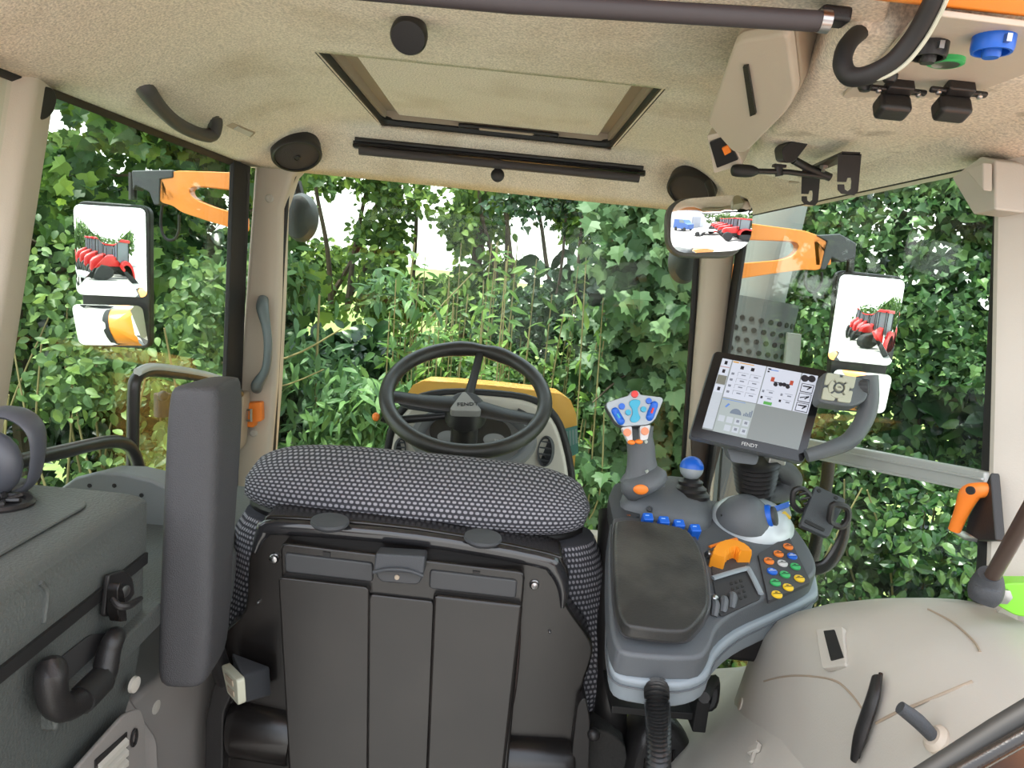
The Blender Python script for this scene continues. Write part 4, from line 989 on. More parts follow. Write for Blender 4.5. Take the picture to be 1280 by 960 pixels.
# keypad
q = QF(C(947, 694, .001), C(985, 671, .001), C(1013, 729, .001), C(960, 753, .001))
mb = MB(); mb.qprism(q, [(0, 0), (1, 0), (1, 1), (0, 1)], -.004, .003, .004); kp = obj('keypad', mb, mat('keypad_grey', (.055, .055, .06), .5), ca, bevel=.001)
dark_ln = RUBBER
keys = [((961, 702), ORP), ((973, 693), ORP), ((985, 684), ORP), ((965, 715), BLUE), ((978, 705), WHITE), ((990, 696), BLUE), ((969, 729), GREEN), ((981, 719), GREEN), ((994, 709), GREEN),
        ((971, 744), YEL), ((985, 735), YEL), ((999, 724), YEL)]
for (px, py), mt in keys:
    c0 = C(px, py, .004); M = frame(c0, PNn, (1, .2, 0))
    mb = MB(); mb.lathe([(.0077, 0), (.0077, .0022), (.0068, .003), (.0005, .003)], M, 18); bt = obj('key_button', mb, mt, kp)
    mb = MB(); mb.box((0, 0, .0032), (.0128, .0012, .0005), M); mb.box((0, .003, .0032), (.004, .0015, .0003), M); obj('key_line', mb, RUBBER if mt is not BLUE else WHITE, bt)
# silver dome with blue dial
dc = C(940, 652, 0); Md = frame(dc, PNn, (1, .0, 0))
mb = MB(); mb.lathe([(.070, -.01), (.068, .006), (.058, .018), (.050, .024), (.042, .026)], Md, 44, sy=.95); sd_ = obj('dial_skirt', mb, mat('pale_silver', (.66, .72, .76), .3, metal=.1), ca)
Md2 = frame(C(930, 650, .012), PNn + V(-.12, -.15, 0), (1, 0, 0))
mb = MB(); mb.lathe([(.046, .004), (.043, .012), (.036, .024), (.025, .036), (.014, .043), (.006, .045), (.0005, .0455)], Md2, 36); obj('dial_dome', mb, MGREY, sd_)
Md3 = frame(C(955, 640, .022), V(.75, -.35, .5), (0, 0, 1))
mb = MB(); mb.lathe([(.018, -.012), (.018, .004), (.016, .007), (.0005, .007)], frame(C(960, 646, .030), V(.9, -.45, .35), (0, 0, 1)), 28, sx=1.1); bd_ = obj('blue_dial', mb, BLUE, sd_)
mb = MB(); mb.lathe([(.0145, .007), (.0145, .012), (.012, .014), (.0005, .014)], frame(C(960, 646, .030), V(.9, -.45, .35), (0, 0, 1)), 28, sx=1.1); obj('dial_side', mb, DGREY, bd_)
for px, py in ((902, 645), (932, 655)):
    mb = MB(); mb.box((0, 0, .002), (.004, .003, .002), frame(C(px, py, .020), PNn + V(0, -.6, 0))); obj('index_mark', mb, RUBBER, sd_)
q = QF(C(962, 636, .03), C(985, 628, .03), C(990, 645, .02), C(975, 650, .02))
mb = MB(); mb.qprism(q, [(0, 0), (1, 0), (1, 1), (0, 1)], -.02, .0, .003); bx_ = obj('side_module', mb, SILVER, ca, bevel=.002)
mb = MB(); mb.qprism(q, [(.0, .0), (1, .0), (.95, .35), (.1, .35)], -.001, .004, .002); obj('module_key', mb, BLUE, bx_, bevel=.001)
mb = MB(); mb.qprism(q, [(.35, .6), (.6, .5), (.85, 1.1), (.7, 1.2)], -.001, .002, .002); obj('yellow_strip', mb, YEL, bx_)

# hose
ho = thing('corrugated_hose', 'black corrugated hose hanging from the rear of the control armrest', 'hose', tuple(P(822, 960, .84)))
mb = MB(); pts = catmull([C(820, 850, -.055) + V(0, -.004, 0), P(821, 872, .83), P(823, 910, .825), P(823, 980, .83), P(822, 1060, .86)], 22)
rad = [.0138 + .0024 * (1 if i % 2 else -1) for i in range(len(pts))]
mb.tube(pts, rad, 16, sm=0); obj('hose_tube', mb, mat('hose_black', (.02, .02, .02), .28), ho, ang=80)

# joystick
js = thing('joystick', 'grey multifunction joystick with silver head and coloured buttons', 'joystick', tuple(C(808, 620, .02)))
jb = P(805, 600, 1.24)
JY = 1.165
rings = []
for (x, y, w, dpt) in ((803, 604, .052, .05), (806, 594, .045, .045), (803, 585, .036, .038), (802, 570, .032, .034), (801, 556, .032, .034), (799, 545, .031, .032), (797, 538, .035, .028), (796, 531, .038, .024)):
    c0 = P(x, y, JY); rings.append([c0 + V(w / 1.35 * math.cos(t), dpt / 2 * math.sin(t), 0) for t in [2 * PI * k / 20 for k in range(20)]])
mb = MB(); mb.loft(rings); jg = obj('grip', mb, MGREY, js, ang=80)
# foot: rounded shoe, leaning out to the right
rings = []
for (x, y, w, dp) in ((806, 588, .030, .02), (806, 594, .052, .04), (805, 602, .058, .05), (802, 610, .05, .05), (799, 617, .03, .035), (798, 620, .006, .01)):
    c0 = P(x, y, JY - .005); rings.append([c0 + V(w / 1.5 * math.cos(t), dp / 1.5 * math.sin(t), .010 * math.cos(t)) for t in [2 * PI * k / 24 for k in range(24)]])
mb = MB(); mb.loft(rings); jf = obj('foot', mb, MGREY, js, ang=80)
mb = MB(); mb.ball(P(801, 612, JY - .045), .0125, .004, .0085); lg_ = obj('orange_logo', mb, ORP, jf)
# head
q = QF(P(757, 500, JY - .02), P(829, 496, JY - .02), P(822, 531, JY - .035), P(764, 535, JY - .035))
hp_ = [(.0, .08), (.30, -.08), (.40, -.12), (.43, -.26), (.50, -.32), (.57, -.27), (.60, -.13), (.70, -.1), (.98, .0), (1.02, .12), (.93, .85), (.80, 1.0), (.25, 1.0), (.10, .84), (-.02, .25)]
mb = MB(); mb.qprism(q, hp_, -.022, -.003, .006); hd = obj('head', mb, DGREY, js, bevel=.004)
mb = MB(); mb.qprism(q, [(.5 + (u - .5) * .98, .4 + (v - .4) * .96) for u, v in hp_], -.004, .002, .006); fp = obj('face_plate', mb, SILVER, hd, bevel=.002)
def jbtn(u, v, r, mt, nm='round_button'):
    mb = MB(); mb.qcyl(q, u, v, r, .001, .006, 18, r * .88); obj(nm, mb, mt, fp)
jbtn(.50, -.14, .0062, RED, 'red_button'); jbtn(.265, .27, .0055, BLUE); jbtn(.75, .13, .0052, BLUE); jbtn(.375, .50, .0050, LBLUE); jbtn(.665, .42, .0050, LBLUE)
mb = MB(); hg_ = [(.41, .10), (.50, .04), (.60, .10), (.60, .22), (.55, .38), (.57, .56), (.62, .72), (.57, .84), (.50, .88), (.42, .84), (.40, .74), (.46, .56), (.45, .38), (.40, .24)]
mb.qprism(q, hg_, .001, .005, .003); obj('hourglass_rocker', mb, LBLUE, fp, bevel=.001)
for (cu, cv, cu2, cv2, mt2) in ((.13, .42, .22, .80, LBLUE), (.86, .28, .80, .72, RED)):
    a, b = q(cu, cv, .003), q(cu2, cv2, .003)
    mb = MB(); mb.tube([a, b], .0062, 12, sm=0, flat=(1, .6, q.n)); mb.ball(a, .006, .004, .006); mb.ball(b, .006, .004, .006); o_ = obj('slide_rocker', mb, BLUE, fp)
    a, b = q(cu * .7 + cu2 * .3, cv * .7 + cv2 * .3, .0075), q(cu * .3 + cu2 * .7, cv * .3 + cv2 * .7, .0075)
    mb = MB(); mb.tube([a, b], .0018, 8, sm=0); obj('marker_strip', mb, mt2, fp)
for (u0, u1, mt2) in ((.22, .45, WHITE), (.62, .85, WHITE)):
    mb = MB(); s = .04 if u0 < .5 else -.06
    mb.qprism(q, [(u0, 1.0), (u1, .98), (u1 + s * .3, 1.5), (u0 + s * 3.2 if u0 < .5 else u0 + .03, 1.52)], -.016, -.001, .003); sh_ = obj('shoulder', mb, mt2, js, bevel=.002)
    mb = MB(); mb.qcyl(q, (u0 + u1) / 2 + .0, 1.2, .0062, -.001, .003, 16); obj('orange_button', mb, mat('salmon_plastic', (.85, .25, .12), .4), sh_)
for u in (.45, .64):
    mb = MB(); mb.ball(q(u - .02, 1.55, -.002), .0065, .005, .004); obj('orange_trigger', mb, ORP, js)
for px, py in ((807, 552), (808, 589)):
    mb = MB(); mb.lathe([(.003, 0), (.003, .002), (.0005, .002)], frame(P(px, py, JY - .026), (.5, -1, 0)), 10); obj('screw', mb, METAL, js)

# ball lever
bl = thing('ball_lever', 'blue and silver ball topped lever on a ribbed black boot', 'lever', tuple(P(865, 620, 1.24)))
bY = 1.20; bcn_ = P(864.5, 585, bY)
mb = MB(); mb.lathe([(.0205 * math.cos(t), .0205 * math.sin(t)) for t in [(-.0 + k * (PI / 2 - .01) / 8) for k in range(9)]], frame(bcn_, V(0, .12, 1)), 28); obj('ball_top', mb, BLUE, bl)
mb = MB(); mb.lathe([(.004, -.0203)] + [(.0203 * math.cos(t), .0203 * math.sin(t)) for t in [(-1.35 + k * 1.35 / 6) for k in range(7)]], frame(bcn_, V(0, .12, 1)), 28); obj('ball_base', mb, SILVER, bl)
pr_ = []
for k in range(7):
    pr_.append((.014 + .0032 * k + (.004 if k % 2 else 0), -.018 - .0055 * k))
mb = MB(); mb.lathe(pr_, frame(bcn_, V(-.05, .1, 1)), 28); obj('ribbed_boot', mb, BLACK, bl)

# ------------------------------------------------------------------ terminal
tm = thing('display_terminal', 'large tilted touchscreen terminal on the control armrest, screen lit', 'monitor', tuple(C(950, 620, .03)))
q = QF(P(893, 438, 1.20), P(1036, 463, 1.16), P(1005, 579, 1.10), P(861, 546, 1.14))
mb = MB(); mb.qprism(q, [(0, 0), (1, 0), (1, 1), (0, 1)], -.022, -.001, .008); cs = obj('housing', mb, MGREY, tm, bevel=.004)
mb = MB(); mb.qprism(q, [(.008, .008), (.992, .008), (.992, .992), (.008, .992)], -.002, .0008, .007); bz = obj('bezel', mb, mat('gloss_black_glass', (.008, .008, .009), .12), tm)
text('lettering', 'FENDT', .0082, q(.52, .945, .0015), q(.8, .5) - q(.2, .5), q.n, WHITE, bz, .0001)
def em(name, c, s=.5): return mat(name, tuple(x * .2 for x in c), .25, emit=c, estr=s)
S_W = em('screen_white', (.74, .78, .90)); S_G = em('screen_grey', (.28, .31, .31)); S_D = em('screen_dark', (.02, .02, .03)); S_LG = em('screen_pale', (.60, .65, .72)); S_O = em('screen_amber', (.75, .40, .05))
S_R = em('screen_red', (.55, .09, .05)); S_B = em('screen_blue', (.15, .3, .75)); S_GR = em('screen_green', (.12, .45, .10)); S_OG = em('screen_olive', (.24, .24, .20)); S_T = em('screen_text', (.25, .27, .33))
S_LT = em('screen_grey_light', (.46, .52, .52))
qs = q.sub(.085, .085, .905, .875, .0)
qs = QF(q(.088, .075, .0012), q(.925, .083, .0012), q(.925, .885, .0012), q(.09, .885, .0012))
lay = [0.0]
def scr(name, u0, v0, u1, v1, mt, par, h=.0003, pts=None):
    lay[0] += .00001
    mb = MB(); mb.qprism(qs, pts or [(u0, v0), (u1, v0), (u1, v1), (u0, v1)], 0, h + lay[0]); return obj(name, mb, mt, par, smooth=False)
sc0 = scr('screen', 0, 0, 1, 1, S_G, tm, .0002)
def S(name, u0, v0, u1, v1, mt, h=.0004, pts=None): return scr(name, u0, v0, u1, v1, mt, sc0, h, pts)
S('screen_area', 0, 0, .105, .98, S_LG); S('screen_area', .115, .0, .465, .52, S_W); S('screen_area', .475, .0, .83, .52, S_W); S('screen_area', .84, .0, 1, .52, S_W); S('screen_area', .115, .53, .465, 1, S_LT)
S('screen_area', .475, .53, 1, 1, S_G)
S('screen_bar', .12, .012, .18, .03, S_O, .0006); S('screen_bar', .19, .014, .34, .026, S_O, .0006); S('screen_bar', .52, .03, .60, .042, S_B, .0006)
for k, v in enumerate((.005, .125, .37, .50, .62, .73, .85)): S('screen_tile', .005, v, .098, v + .105, S_W if k < 3 else S_LG, .0006)
S('screen_tile', .005, .235, .1, .36, S_OG, .0006)
for v in (.03, .15, .40): S('screen_icon', .035, v, .065, v + .05, S_D, .0008)
for v in (.10,): S('screen_line', .0, v + .012, .1, v + .016, S_R, .0008)
for r in range(4):
    v = .15 + .085 * r
    S('screen_icon', .135, v + .02, .165, v + .05, S_T, .0006)
    for u in (.20, .33):
        S('screen_line', u, v, u + .11, v + .003, S_T, .0006); S('screen_line', u, v, u + .003, v + .06, S_T, .0006); S('screen_text', u + .04, v + .025, u + .085, v + .04, S_T, .0006)
for u in (.21, .32): S('screen_icon', u, .06, u + .035, .105, S_D, .0006)
S('screen_icon', .49, .02, .52, .04, S_D, .0006); S('screen_icon', .49, .055, .51, .075, S_D, .0006)
for u in (.545, .74): S('screen_icon', u, .13, u + .035, .19, S_R, .0006)
S('screen_line', .58, .185, .75, .195, S_D, .0006)
for u, v in ((.605, .22), (.655, .205), (.69, .20), (.73, .22)):
    mb = MB(); mb.qcyl(qs, u, v, .0035, 0, .0008, 12); obj('screen_wheel', mb, S_D, sc0, smooth=False)
for r in range(2):
    for u in (.49, .68):
        v = .315 + .085 * r
        S('screen_line', u + .04, v, u + .12, v + .003, S_T, .0006); S('screen_icon', u, v + .01, u + .022, v + .04, S_D if r else S_T, .0006); S('screen_text', u + .07, v + .02, u + .11, v + .035, S_T, .0006)
S('screen_bar', .535, .47, .62, .51, S_GR, .0006)
for u, v in ((.875, .065), (.945, .055)):
    mb = MB(); mb.qcyl(qs, u, v, .006, 0, .0008, 14); obj('screen_wheel', mb, S_D, sc0, smooth=False)
S('screen_icon', .865, .035, .95, .05, S_D, .0006)
for k in range(3):
    v = .135 + .13 * k
    S('screen_tile', .86, v, .985, v + .115, S_D, .0006); S('screen_tile', .866, v + .008, .979, v + .107, S_W, .0008)
    S('screen_icon', 0, 0, 0, 0, S_D, .001, pts=[(.875, v + .03 + .03 * (k == 1)), (.965, v + .025), (.967, v + .04), (.93, v + .08), (.92, v + .07), (.94, v + .045), (.877, v + .045 + .03 * (k == 1))])
S('screen_line', .12, .545, .36, .55, S_B, .0006)
mb = MB(); mb.qprism(qs, [(.20 + .06 * math.cos(t) + .09, .72 - .075 * math.sin(t)) for t in [PI * k / 10 for k in range(11)]], 0, .0007); obj('screen_gauge', mb, em('screen_slate', (.2, .25, .33)), sc0, smooth=False)
for k, hh in enumerate((.03, .05, .04, .07, .09)): S('screen_bar', .37 + .018 * k, .72 - hh, .383 + .018 * k, .72, em('screen_slate', (1, 1, 1)), .0006)
S('screen_bar', .17, .60, .20, .65, S_B, .0006, pts=[(.19, .595), (.21, .605), (.18, .655), (.165, .645)])
for r in range(2):
    for u in range(4):
        if r == 1 and u < 1: continue
        S('screen_tile', .13 + .085 * u, .77 + .11 * r, .195 + .085 * u, .85 + .11 * r, S_LG, .0006)
        if u > 1: S('screen_icon', .148 + .085 * u, .79 + .11 * r, .178 + .085 * u, .825 + .11 * r, S_T, .0008)
# side handle with keypad and knob
mb = MB(); hpts = [P(1084, 470, 1.13), P(1086, 500, 1.12), P(1080, 525, 1.11), P(1062, 550, 1.10), P(1035, 562, 1.09), P(1008, 570, 1.09)]
mb.tube(hpts, [.0165, .015, .014, .0135, .012, .010], 14, flat=(1, 1, (0, 1, 0))); hb = obj('side_handle', mb, MGREY, tm)
mb = MB(); mb.tube([P(1088, 505, 1.125), P(1078, 534, 1.115), P(1058, 556, 1.105)], .0105, 10); obj('handle_trim', mb, LGREY, hb)
qk = QF(P(1030, 463, 1.12), P(1074, 469, 1.12), P(1065, 508, 1.09), P(1022, 502, 1.09))
mb = MB(); mb.qprism(qk, [(0, 0), (1.35, .05), (1.4, .75), (1.0, 1), (0, 1)], -.025, -.001, .012); kb = obj('key_block', mb, MGREY, tm, bevel=.004, seg=3)
for (us_) in ([(0.08, .08), (.46, .08), (.46, .24), (.24, .34), (.2, .46), (.08, .46)], [(.54, .08), (.92, .08), (.92, .46), (.8, .46), (.76, .34), (.54, .24)], [(.08, .54), (.2, .54), (.24, .66), (.46, .78), (.46, .92), (.08, .92)], [(.92, .54), (.8, .54), (.76, .66), (.54, .78), (.54, .92), (.92, .92)]):
    mb = MB(); mb.qprism(qk, us_, -.001, .0022, .003); obj('corner_key', mb, IVORY, kb, bevel=.0008)
for k in range(4):
    a0 = PI / 4 + k * PI / 2 + .12; a1 = a0 + PI / 2 - .24
    pts2 = [(.5 + .30 * math.cos(a0 + (a1 - a0) * i / 5), .5 - .33 * math.sin(a0 + (a1 - a0) * i / 5)) for i in range(6)] + [(.5 + .17 * math.cos(a1 + (a0 - a1) * i / 3), .5 - .19 * math.sin(a1 + (a0 - a1) * i / 3)) for i in range(4)]
    mb = MB(); mb.qprism(qk, pts2, -.001, .0032, 0); obj('arrow_key', mb, IVORY, kb, bevel=.0006)
mb = MB(); mb.qcyl(qk, .5, .5, .0058, -.001, .0036, 18); obj('centre_key', mb, IVORY, kb)
text('lettering', 'OK', .0045, qk(.5, .5, .0040), qk(1, .5) - qk(0, .5), qk.n, RUBBER, kb, .0001)
kn = P(1079, 485, 1.115)
mb = MB(); pr2 = []
nk = 36; M = frame(kn + V(.0, .005, 0), (.75, -.55, .12), (0, 0, 1))
rings = [[M @ Vector(((r + (.0009 if i % 2 else 0)) * math.cos(2 * PI * i / nk), (r + (.0009 if i % 2 else 0)) * math.sin(2 * PI * i / nk), h)) for i in range(nk)] for r, h in ((.0125, -.012), (.0132, .008), (.0115, .011), (.001, .012))]
mb.loft(rings); obj('rotary_knob', mb, DGREY, tm)
# neck: bracket, bellows, elbow
mb = MB(); mb.prism(rpoly([P(908, 558, 1.16), P(950, 567, 1.15), P(946, 582, 1.14), P(914, 578, 1.15)], .006), V(0, .03, 0)); obj('tilt_clamp', mb, MGREY, tm, bevel=.006)
mb = MB(); pts = [P(945, 575, 1.18), P(944, 612, 1.19)]
axis_ = (pts[1] - pts[0]); L_ = axis_.length; M = frame(pts[0], axis_, (1, 0, 0)); pr_ = []
for k in range(14): pr_.append((.036 - .0006 * k + (.0045 if k % 2 else -.0015), L_ * k / 13))
mb.lathe(pr_, M, 28); obj('ribbed_boot', mb, BLACK, tm)
mb = MB(); mb.tube([P(953, 572, 1.19), P(975, 585, 1.21), P(988, 600, 1.22), P(975, 614, 1.22), P(955, 618, 1.21)], [.016, .018, .021, .020, .018], 14); obj('swivel_elbow', mb, DGREY, tm)
mb = MB(); mb.box(P(968, 573, 1.18), (.03, .03, .016)); obj('metal_clamp', mb, METAL, tm, bevel=.003)

# ------------------------------------------------------------------ phone holder
phh = thing('phone_holder', 'black phone holder with spring jaws right of the control armrest', 'phone holder', tuple(P(1030, 720, 1.12)))
q = QF(P(1020, 606, 1.14), P(1058, 624, 1.13), P(1036, 672, 1.08), P(1000, 656, 1.09))
mb = MB(); mb.qprism(q, [(0, 0), (1, 0), (1, 1), (0, 1)], -.010, 0, .006); bp_ = obj('back_plate', mb, DGREY, phh, bevel=.002)
mb = MB(); mb.qprism(q, [(.1, .84), (.78, .86), (.78, .93), (.1, .92)], 0, .0012, .002); obj('pad_strip', mb, RUBBER, bp_)
for u, v in ((.15, .1), (.7, .08)):
    mb = MB(); mb.qcyl(q, u, v, .0035, 0, .001, 12); obj('rivet', mb, RUBBER, bp_)
mb = MB()
mb.tube(rpoly([P(992, 612, 1.13), P(1003, 610, 1.13), P(1015, 622, 1.13), P(1010, 636, 1.13), P(1000, 640, 1.13), P(990, 630, 1.13)], .008, 3), .005, 8, closed=True, sm=0); jw = obj('left_jaw', mb, BLACK, phh)
for k in range(3):
    a = P(999 + 3 * k, 618 + 6 * k, 1.125); mb = MB(); mb.tube([a, a + V(.012, 0, .004)], .0022, 6, sm=0); obj('jaw_rib', mb, BLACK, jw)
mb = MB()
mb.tube(rpoly([P(1040, 629, 1.10), P(1060, 634, 1.10), P(1061, 648, 1.10), P(1053, 660, 1.10), P(1036, 654, 1.10)], .008, 3), .0055, 8, closed=True, sm=0); obj('right_jaw', mb, BLACK, phh)
mb = MB(); mb.tube([P(1058, 650, 1.12), P(1054, 672, 1.12), P(1044, 694, 1.12), P(1030, 708, 1.12), P(1010, 712, 1.12)], [.008, .010, .012, .012, .012], 12, flat=(1, .5, (0, 1, 0))); obj('swing_arm', mb, GLOSSB, phh)
mb = MB(); mb.tube([P(1036, 575, 1.36), P(1032, 612, 1.36), P(1016, 700, 1.36), P(1010, 740, 1.36)], .012, 10); obj('post', mb, RUBBER, phh)

# ------------------------------------------------------------------ right wheel-arch lining
KF = V(0, 0, 0)
wr = sroot('wall_right', (.45, 1.1, 0))
# B: inner bulge (front), A: outer/higher bulge (rear)
def zt(y):   # window sill height along the arch
    return float(np.interp(y, [.5, .81, .86, .922, .994, 1.05, 1.139, 1.243, 1.472, 1.86], [1.05, 1.008, .989, .961, .924, .881, .817, .739, .54, .30]))
mb = MB(); rings = []
for k in range(26):
    y = .30 + (1.75 - .30) * k / 25
    z0 = zt(y) - .006; ring = []
    for x, dz in ((.645, .0), (.604, .0), (.59, -.012), (.55, -.04), (.50, -.085), (.44, -.15), (.38, -.22), (.32, -.30), (.275, -.38), (.25, -.47), (.24, -.60), (.24, -.9)):
        xx = x + .12 * (1 - x / .66) * sstep((y - 1.1) / .6)
        ring.append(V(xx, y, z0 + dz))
    rings.append(ring)
mb.loft(rings, closed=False, cap=False); o_ = obj('arch_lining', mb, CREAM2, wr, ang=60)
sd = o_.modifiers.new('thick', 'SOLIDIFY'); sd.thickness = .01; sd.offset = -1
# rear raised cover
mb = MB(); rings = []
for k in range(26):
    t = k / 25; y = .45 + (1.17 - .45) * t
    f = math.sqrt(max(.0, 1 - ((t - .55) / .45) ** 3)) if t > .55 else 1
    zs = zt(y) + .002; ring = []
    for x, dz in ((.606, 0), (.57, -.004), (.52, -.014), (.47, -.032), (.44, -.05), (.425, -.075), (.415, -.12), (.40, -.20), (.385, -.30), (.38, -.5)):
        ring.append(V(.606 - (.606 - x) * (.25 + .75 * f), y, zs + dz * (1.0 if dz > -.06 else 1)))
    rings.append(ring)
mb.loft(rings, closed=False, cap=False); rc = obj('rear_cover', mb, CREAM2, wr, ang=60)
sd = rc.modifiers.new('thick', 'SOLIDIFY'); sd.thickness = .01; sd.offset = -1

def sray(px, py, x0=None):
    """point of the lining under a pixel, found by walking down the sight line"""
    d = ray(px, py)
    dg_ = bpy.context.evaluated_depsgraph_get()
    best = None
    for ob in (rc, bpy.data.objects['arch_lining']):
        mw = ob.matrix_world if ob.parent is None else Matrix.Translation(wloc(ob))
        ok, loc, nor, idx = ob.evaluated_get(dg_).ray_cast(mw.inverted() @ CP, d.normalized())
        if ok:
            w = mw @ loc
            if best is None or (w - CP).length < (best[0] - CP).length: best = (w, nor if nor.dot(d) < 0 else -nor)
    return best or (PX(px, py, .55), Vector((-.5, -.3, .8)))
bpy.context.view_layer.update()
# slot, strip, knob, plugs on the lining
sc0_, sn0_ = sray(1040, 812); q = QF(*[PN(x, y, sc0_, sn0_) for x, y in ((1022, 788), (1056, 784), (1061, 834), (1030, 838))])
mb = MB(); mb.qprism(q, [(0, 0), (1, 0), (1, 1), (0, 1)], -.004, .004, .006); sl_ = obj('slot_frame', mb, CREAM2, wr, bevel=.002)
mb = MB(); mb.qprism(q, [(.32, .1), (.72, .1), (.95, .82), (.45, .86)], .003, .005, .001); obj('dark_slot', mb, RUBBER, sl_)
st = thing('rubber_strip', 'long black rubber strip lying on the cream wheel arch lining', 'strip', tuple(sray(1080, 940)[0]))
ctr = [(1099, 850), (1095, 875), (1085, 905), (1077, 930), (1070, 955)]
pts = [sray(x, y)[0] + V(-.006, -.004, .006) for x, y in ctr]
mb = MB(); mb.tube(pts, [.007, .010, .0105, .010, .005], 10, sm=3, flat=(1, .5, sray(1085, 905)[1])); obj('strip_body', mb, BLACK, st)
mb = MB(); mb.tube([p + V(.004, 0, .004) for p in pts], .0022, 6, sm=3); obj('strip_bead', mb, GLOSSB, st)
w, n = sray(1172, 925)
tk = thing('toggle_pin', 'short dark pin in a cream collar on the wheel arch lining', 'pin', tuple(w))
M = frame(w, n); mb = MB(); mb.lathe([(.013, -.003), (.013, .003), (.009, .007), (.006, .007)], M, 20); obj('collar', mb, CREAM, tk)
mb = MB(); mb.tube([w + n * .006, w + n * .012 + V(-.008, .004, .008), w + n * .014 + V(-.022, .008, .016)], [.006, .007, .006], 12, sm=3); obj('pin', mb, DGREY, tk)
w, n = sray(945, 942)
cn = thing('cable_clip', 'small cream clip on the wheel arch lining near the bottom', 'clip', tuple(w))
M = frame(w, n, (1, .8, 0)); mb = MB(); mb.box((0, 0, .003), (.035, .004, .005), M); mb.box((.004, 0, .004), (.012, .018, .006), M); obj('clip_body', mb, CREAM2, cn, bevel=.001)
w, n = sray(926, 880); mb = MB(); mb.lathe([(.010, -.003), (.0095, .002), (.0005, .003)], frame(w, n), 16); obj('cover_plug', mb, CREAM, wr)
for nm_, path in (('panel_seam', ((955, 852), (975, 847), (1000, 845), (1040, 850), (1062, 866), (1080, 890))), ('panel_seam', ((1160, 762), (1190, 778), (1215, 800), (1225, 815)))):
    sp = [sray(x, y)[0] + V(0, 0, .0005) for x, y in path]
    mb = MB(); mb.tube(sp, .0014, 6); obj(nm_, mb, TAUPE, wr)
# seam line on the lining
sp = [sray(x, y)[0] + V(0, 0, .001) for x, y in ((1095, 905), (1120, 892), (1160, 876), (1215, 853))]
mb = MB(); mb.tube(sp, .0016, 6); obj('panel_seam', mb, TAUPE, wr)

# rear window seal, bottom right corner
rs = thing('rear_window_frame', 'black rubber edged rear window frame crossing the bottom right corner', 'window frame', tuple(P(1180, 960, .55)))
mb = MB(); mb.tube([P(1060, 1030, .40), P(1160, 970, .40), P(1250, 912, .40), P(1310, 876, .40)], .0075, 10, sm=0); obj('upper_bead', mb, RUBBER, rs)
mb = MB(); mb.tube([P(1085, 1030, .39), P(1180, 976, .39), P(1310, 903, .39)], .005, 10, sm=0); obj('gloss_bead', mb, GLOSSB, rs)
mb = MB(); mb.prism([P(1080, 1040, .41), P(1170, 980, .41), P(1320, 892, .41), P(1400, 960, .41), P(1400, 1100, .41)], V(0, .01, -.0)); obj('glass_edge', mb, mat('smoked_edge', (.03, .028, .03), .15), rs)

# ------------------------------------------------------------------ cool box at the left
bx = thing('storage_box', 'large dark grey storage box with lid, clasp and carry handle at lower left', 'box', (-.62, .62, .68))
xs_ = -.415
def boxring(Y, zt, x0=xs_, x1=-.80): return rpoly([V(x0, Y, .70), V(x0, Y, zt), V(x1, Y, zt), V(x1, Y, .70)], [.02, .035, .02, .02], 5)
Z1, Z0 = 1.032, .955
mb = MB(); mb.loft([[V(p.x + .0, p.y, Z0 + (p.z - .70) * (Z1 - Z0) / (1.03 - .70)) if p.z < 10 else p for p in rpoly([V(xs_, Y, .70), V(xs_, Y, 1.03), V(-.82, Y, 1.03), V(-.82, Y, .70)], [0, .05, .05, 0], 6)] for Y in (.35, .45, .6, .75, .845, .858)])
lid = obj('lid', mb, BOXG, bx, bevel=.012, seg=3)
mb = MB(); mb.prism(rpoly([V(-.455, .42, Z1), V(-.455, .815, Z1), V(-.80, .815, Z1), V(-.80, .42, Z1)], .03), V(0, 0, .0035)); obj('lid_panel', mb, BOXG, lid, bevel=.003)
mb = MB(); mb.prism([V(xs_ + .004, .35, Z0 + .004), V(xs_ + .004, .852, Z0 + .004), V(-.8, .852, Z0 + .004), V(-.8, .35, Z0 + .004)], V(0, 0, -.014)); obj('lid_groove', mb, RUBBER, bx)
side = [V(xs_, .30, Z0 - .006), V(xs_, .855, Z0 - .006), V(xs_, .855, .85), V(xs_, .835, .79), V(xs_, .80, .745), V(xs_, .70, .715), V(xs_, .66, .70), V(xs_, .60, .68), V(xs_, .30, .66)]
mb = MB(); mb.prism(rpoly(side, .015), V(-.34, 0, 0)); bd = obj('box_body', mb, BOXG, bx, bevel=.008, seg=3)
mb = MB(); mb.tube([PX(50, 728, xs_ + .001), PX(58, 740, xs_ + .001), PX(54, 778, xs_ + .001)], .0025, 6, sm=4); obj('lid_rib', mb, BOXG, lid)
# clasp
cpx = xs_ + .004
cl = MB(); cl.prism(rpoly([PX(130, 718, cpx), PX(150, 712, cpx), PX(160, 722, cpx), PX(163, 742, cpx), PX(140, 770, cpx), PX(124, 770, cpx)], .004), V(.006, 0, 0)); cpo = obj('clasp_plate', cl, BLACK, bx, bevel=.002)
mb = MB(); mb.prism(rpoly([PX(133, 736, cpx + .01), PX(137, 726, cpx + .01), PX(142, 742, cpx + .01), PX(146, 775, cpx + .01), PX(137, 776, cpx + .01), PX(134, 765, cpx + .01)], .003), V(.012, 0, 0)); obj('clasp_tongue', mb, GLOSSB, cpo, bevel=.003)
mb = MB(); mb.tube([PX(141, 748, cpx + .016), PX(148, 757, cpx + .024), PX(160, 757, cpx + .03), PX(176, 748, cpx + .03)], [.003, .004, .0045, .003], 8); obj('clasp_hook', mb, BLACK, cpo)
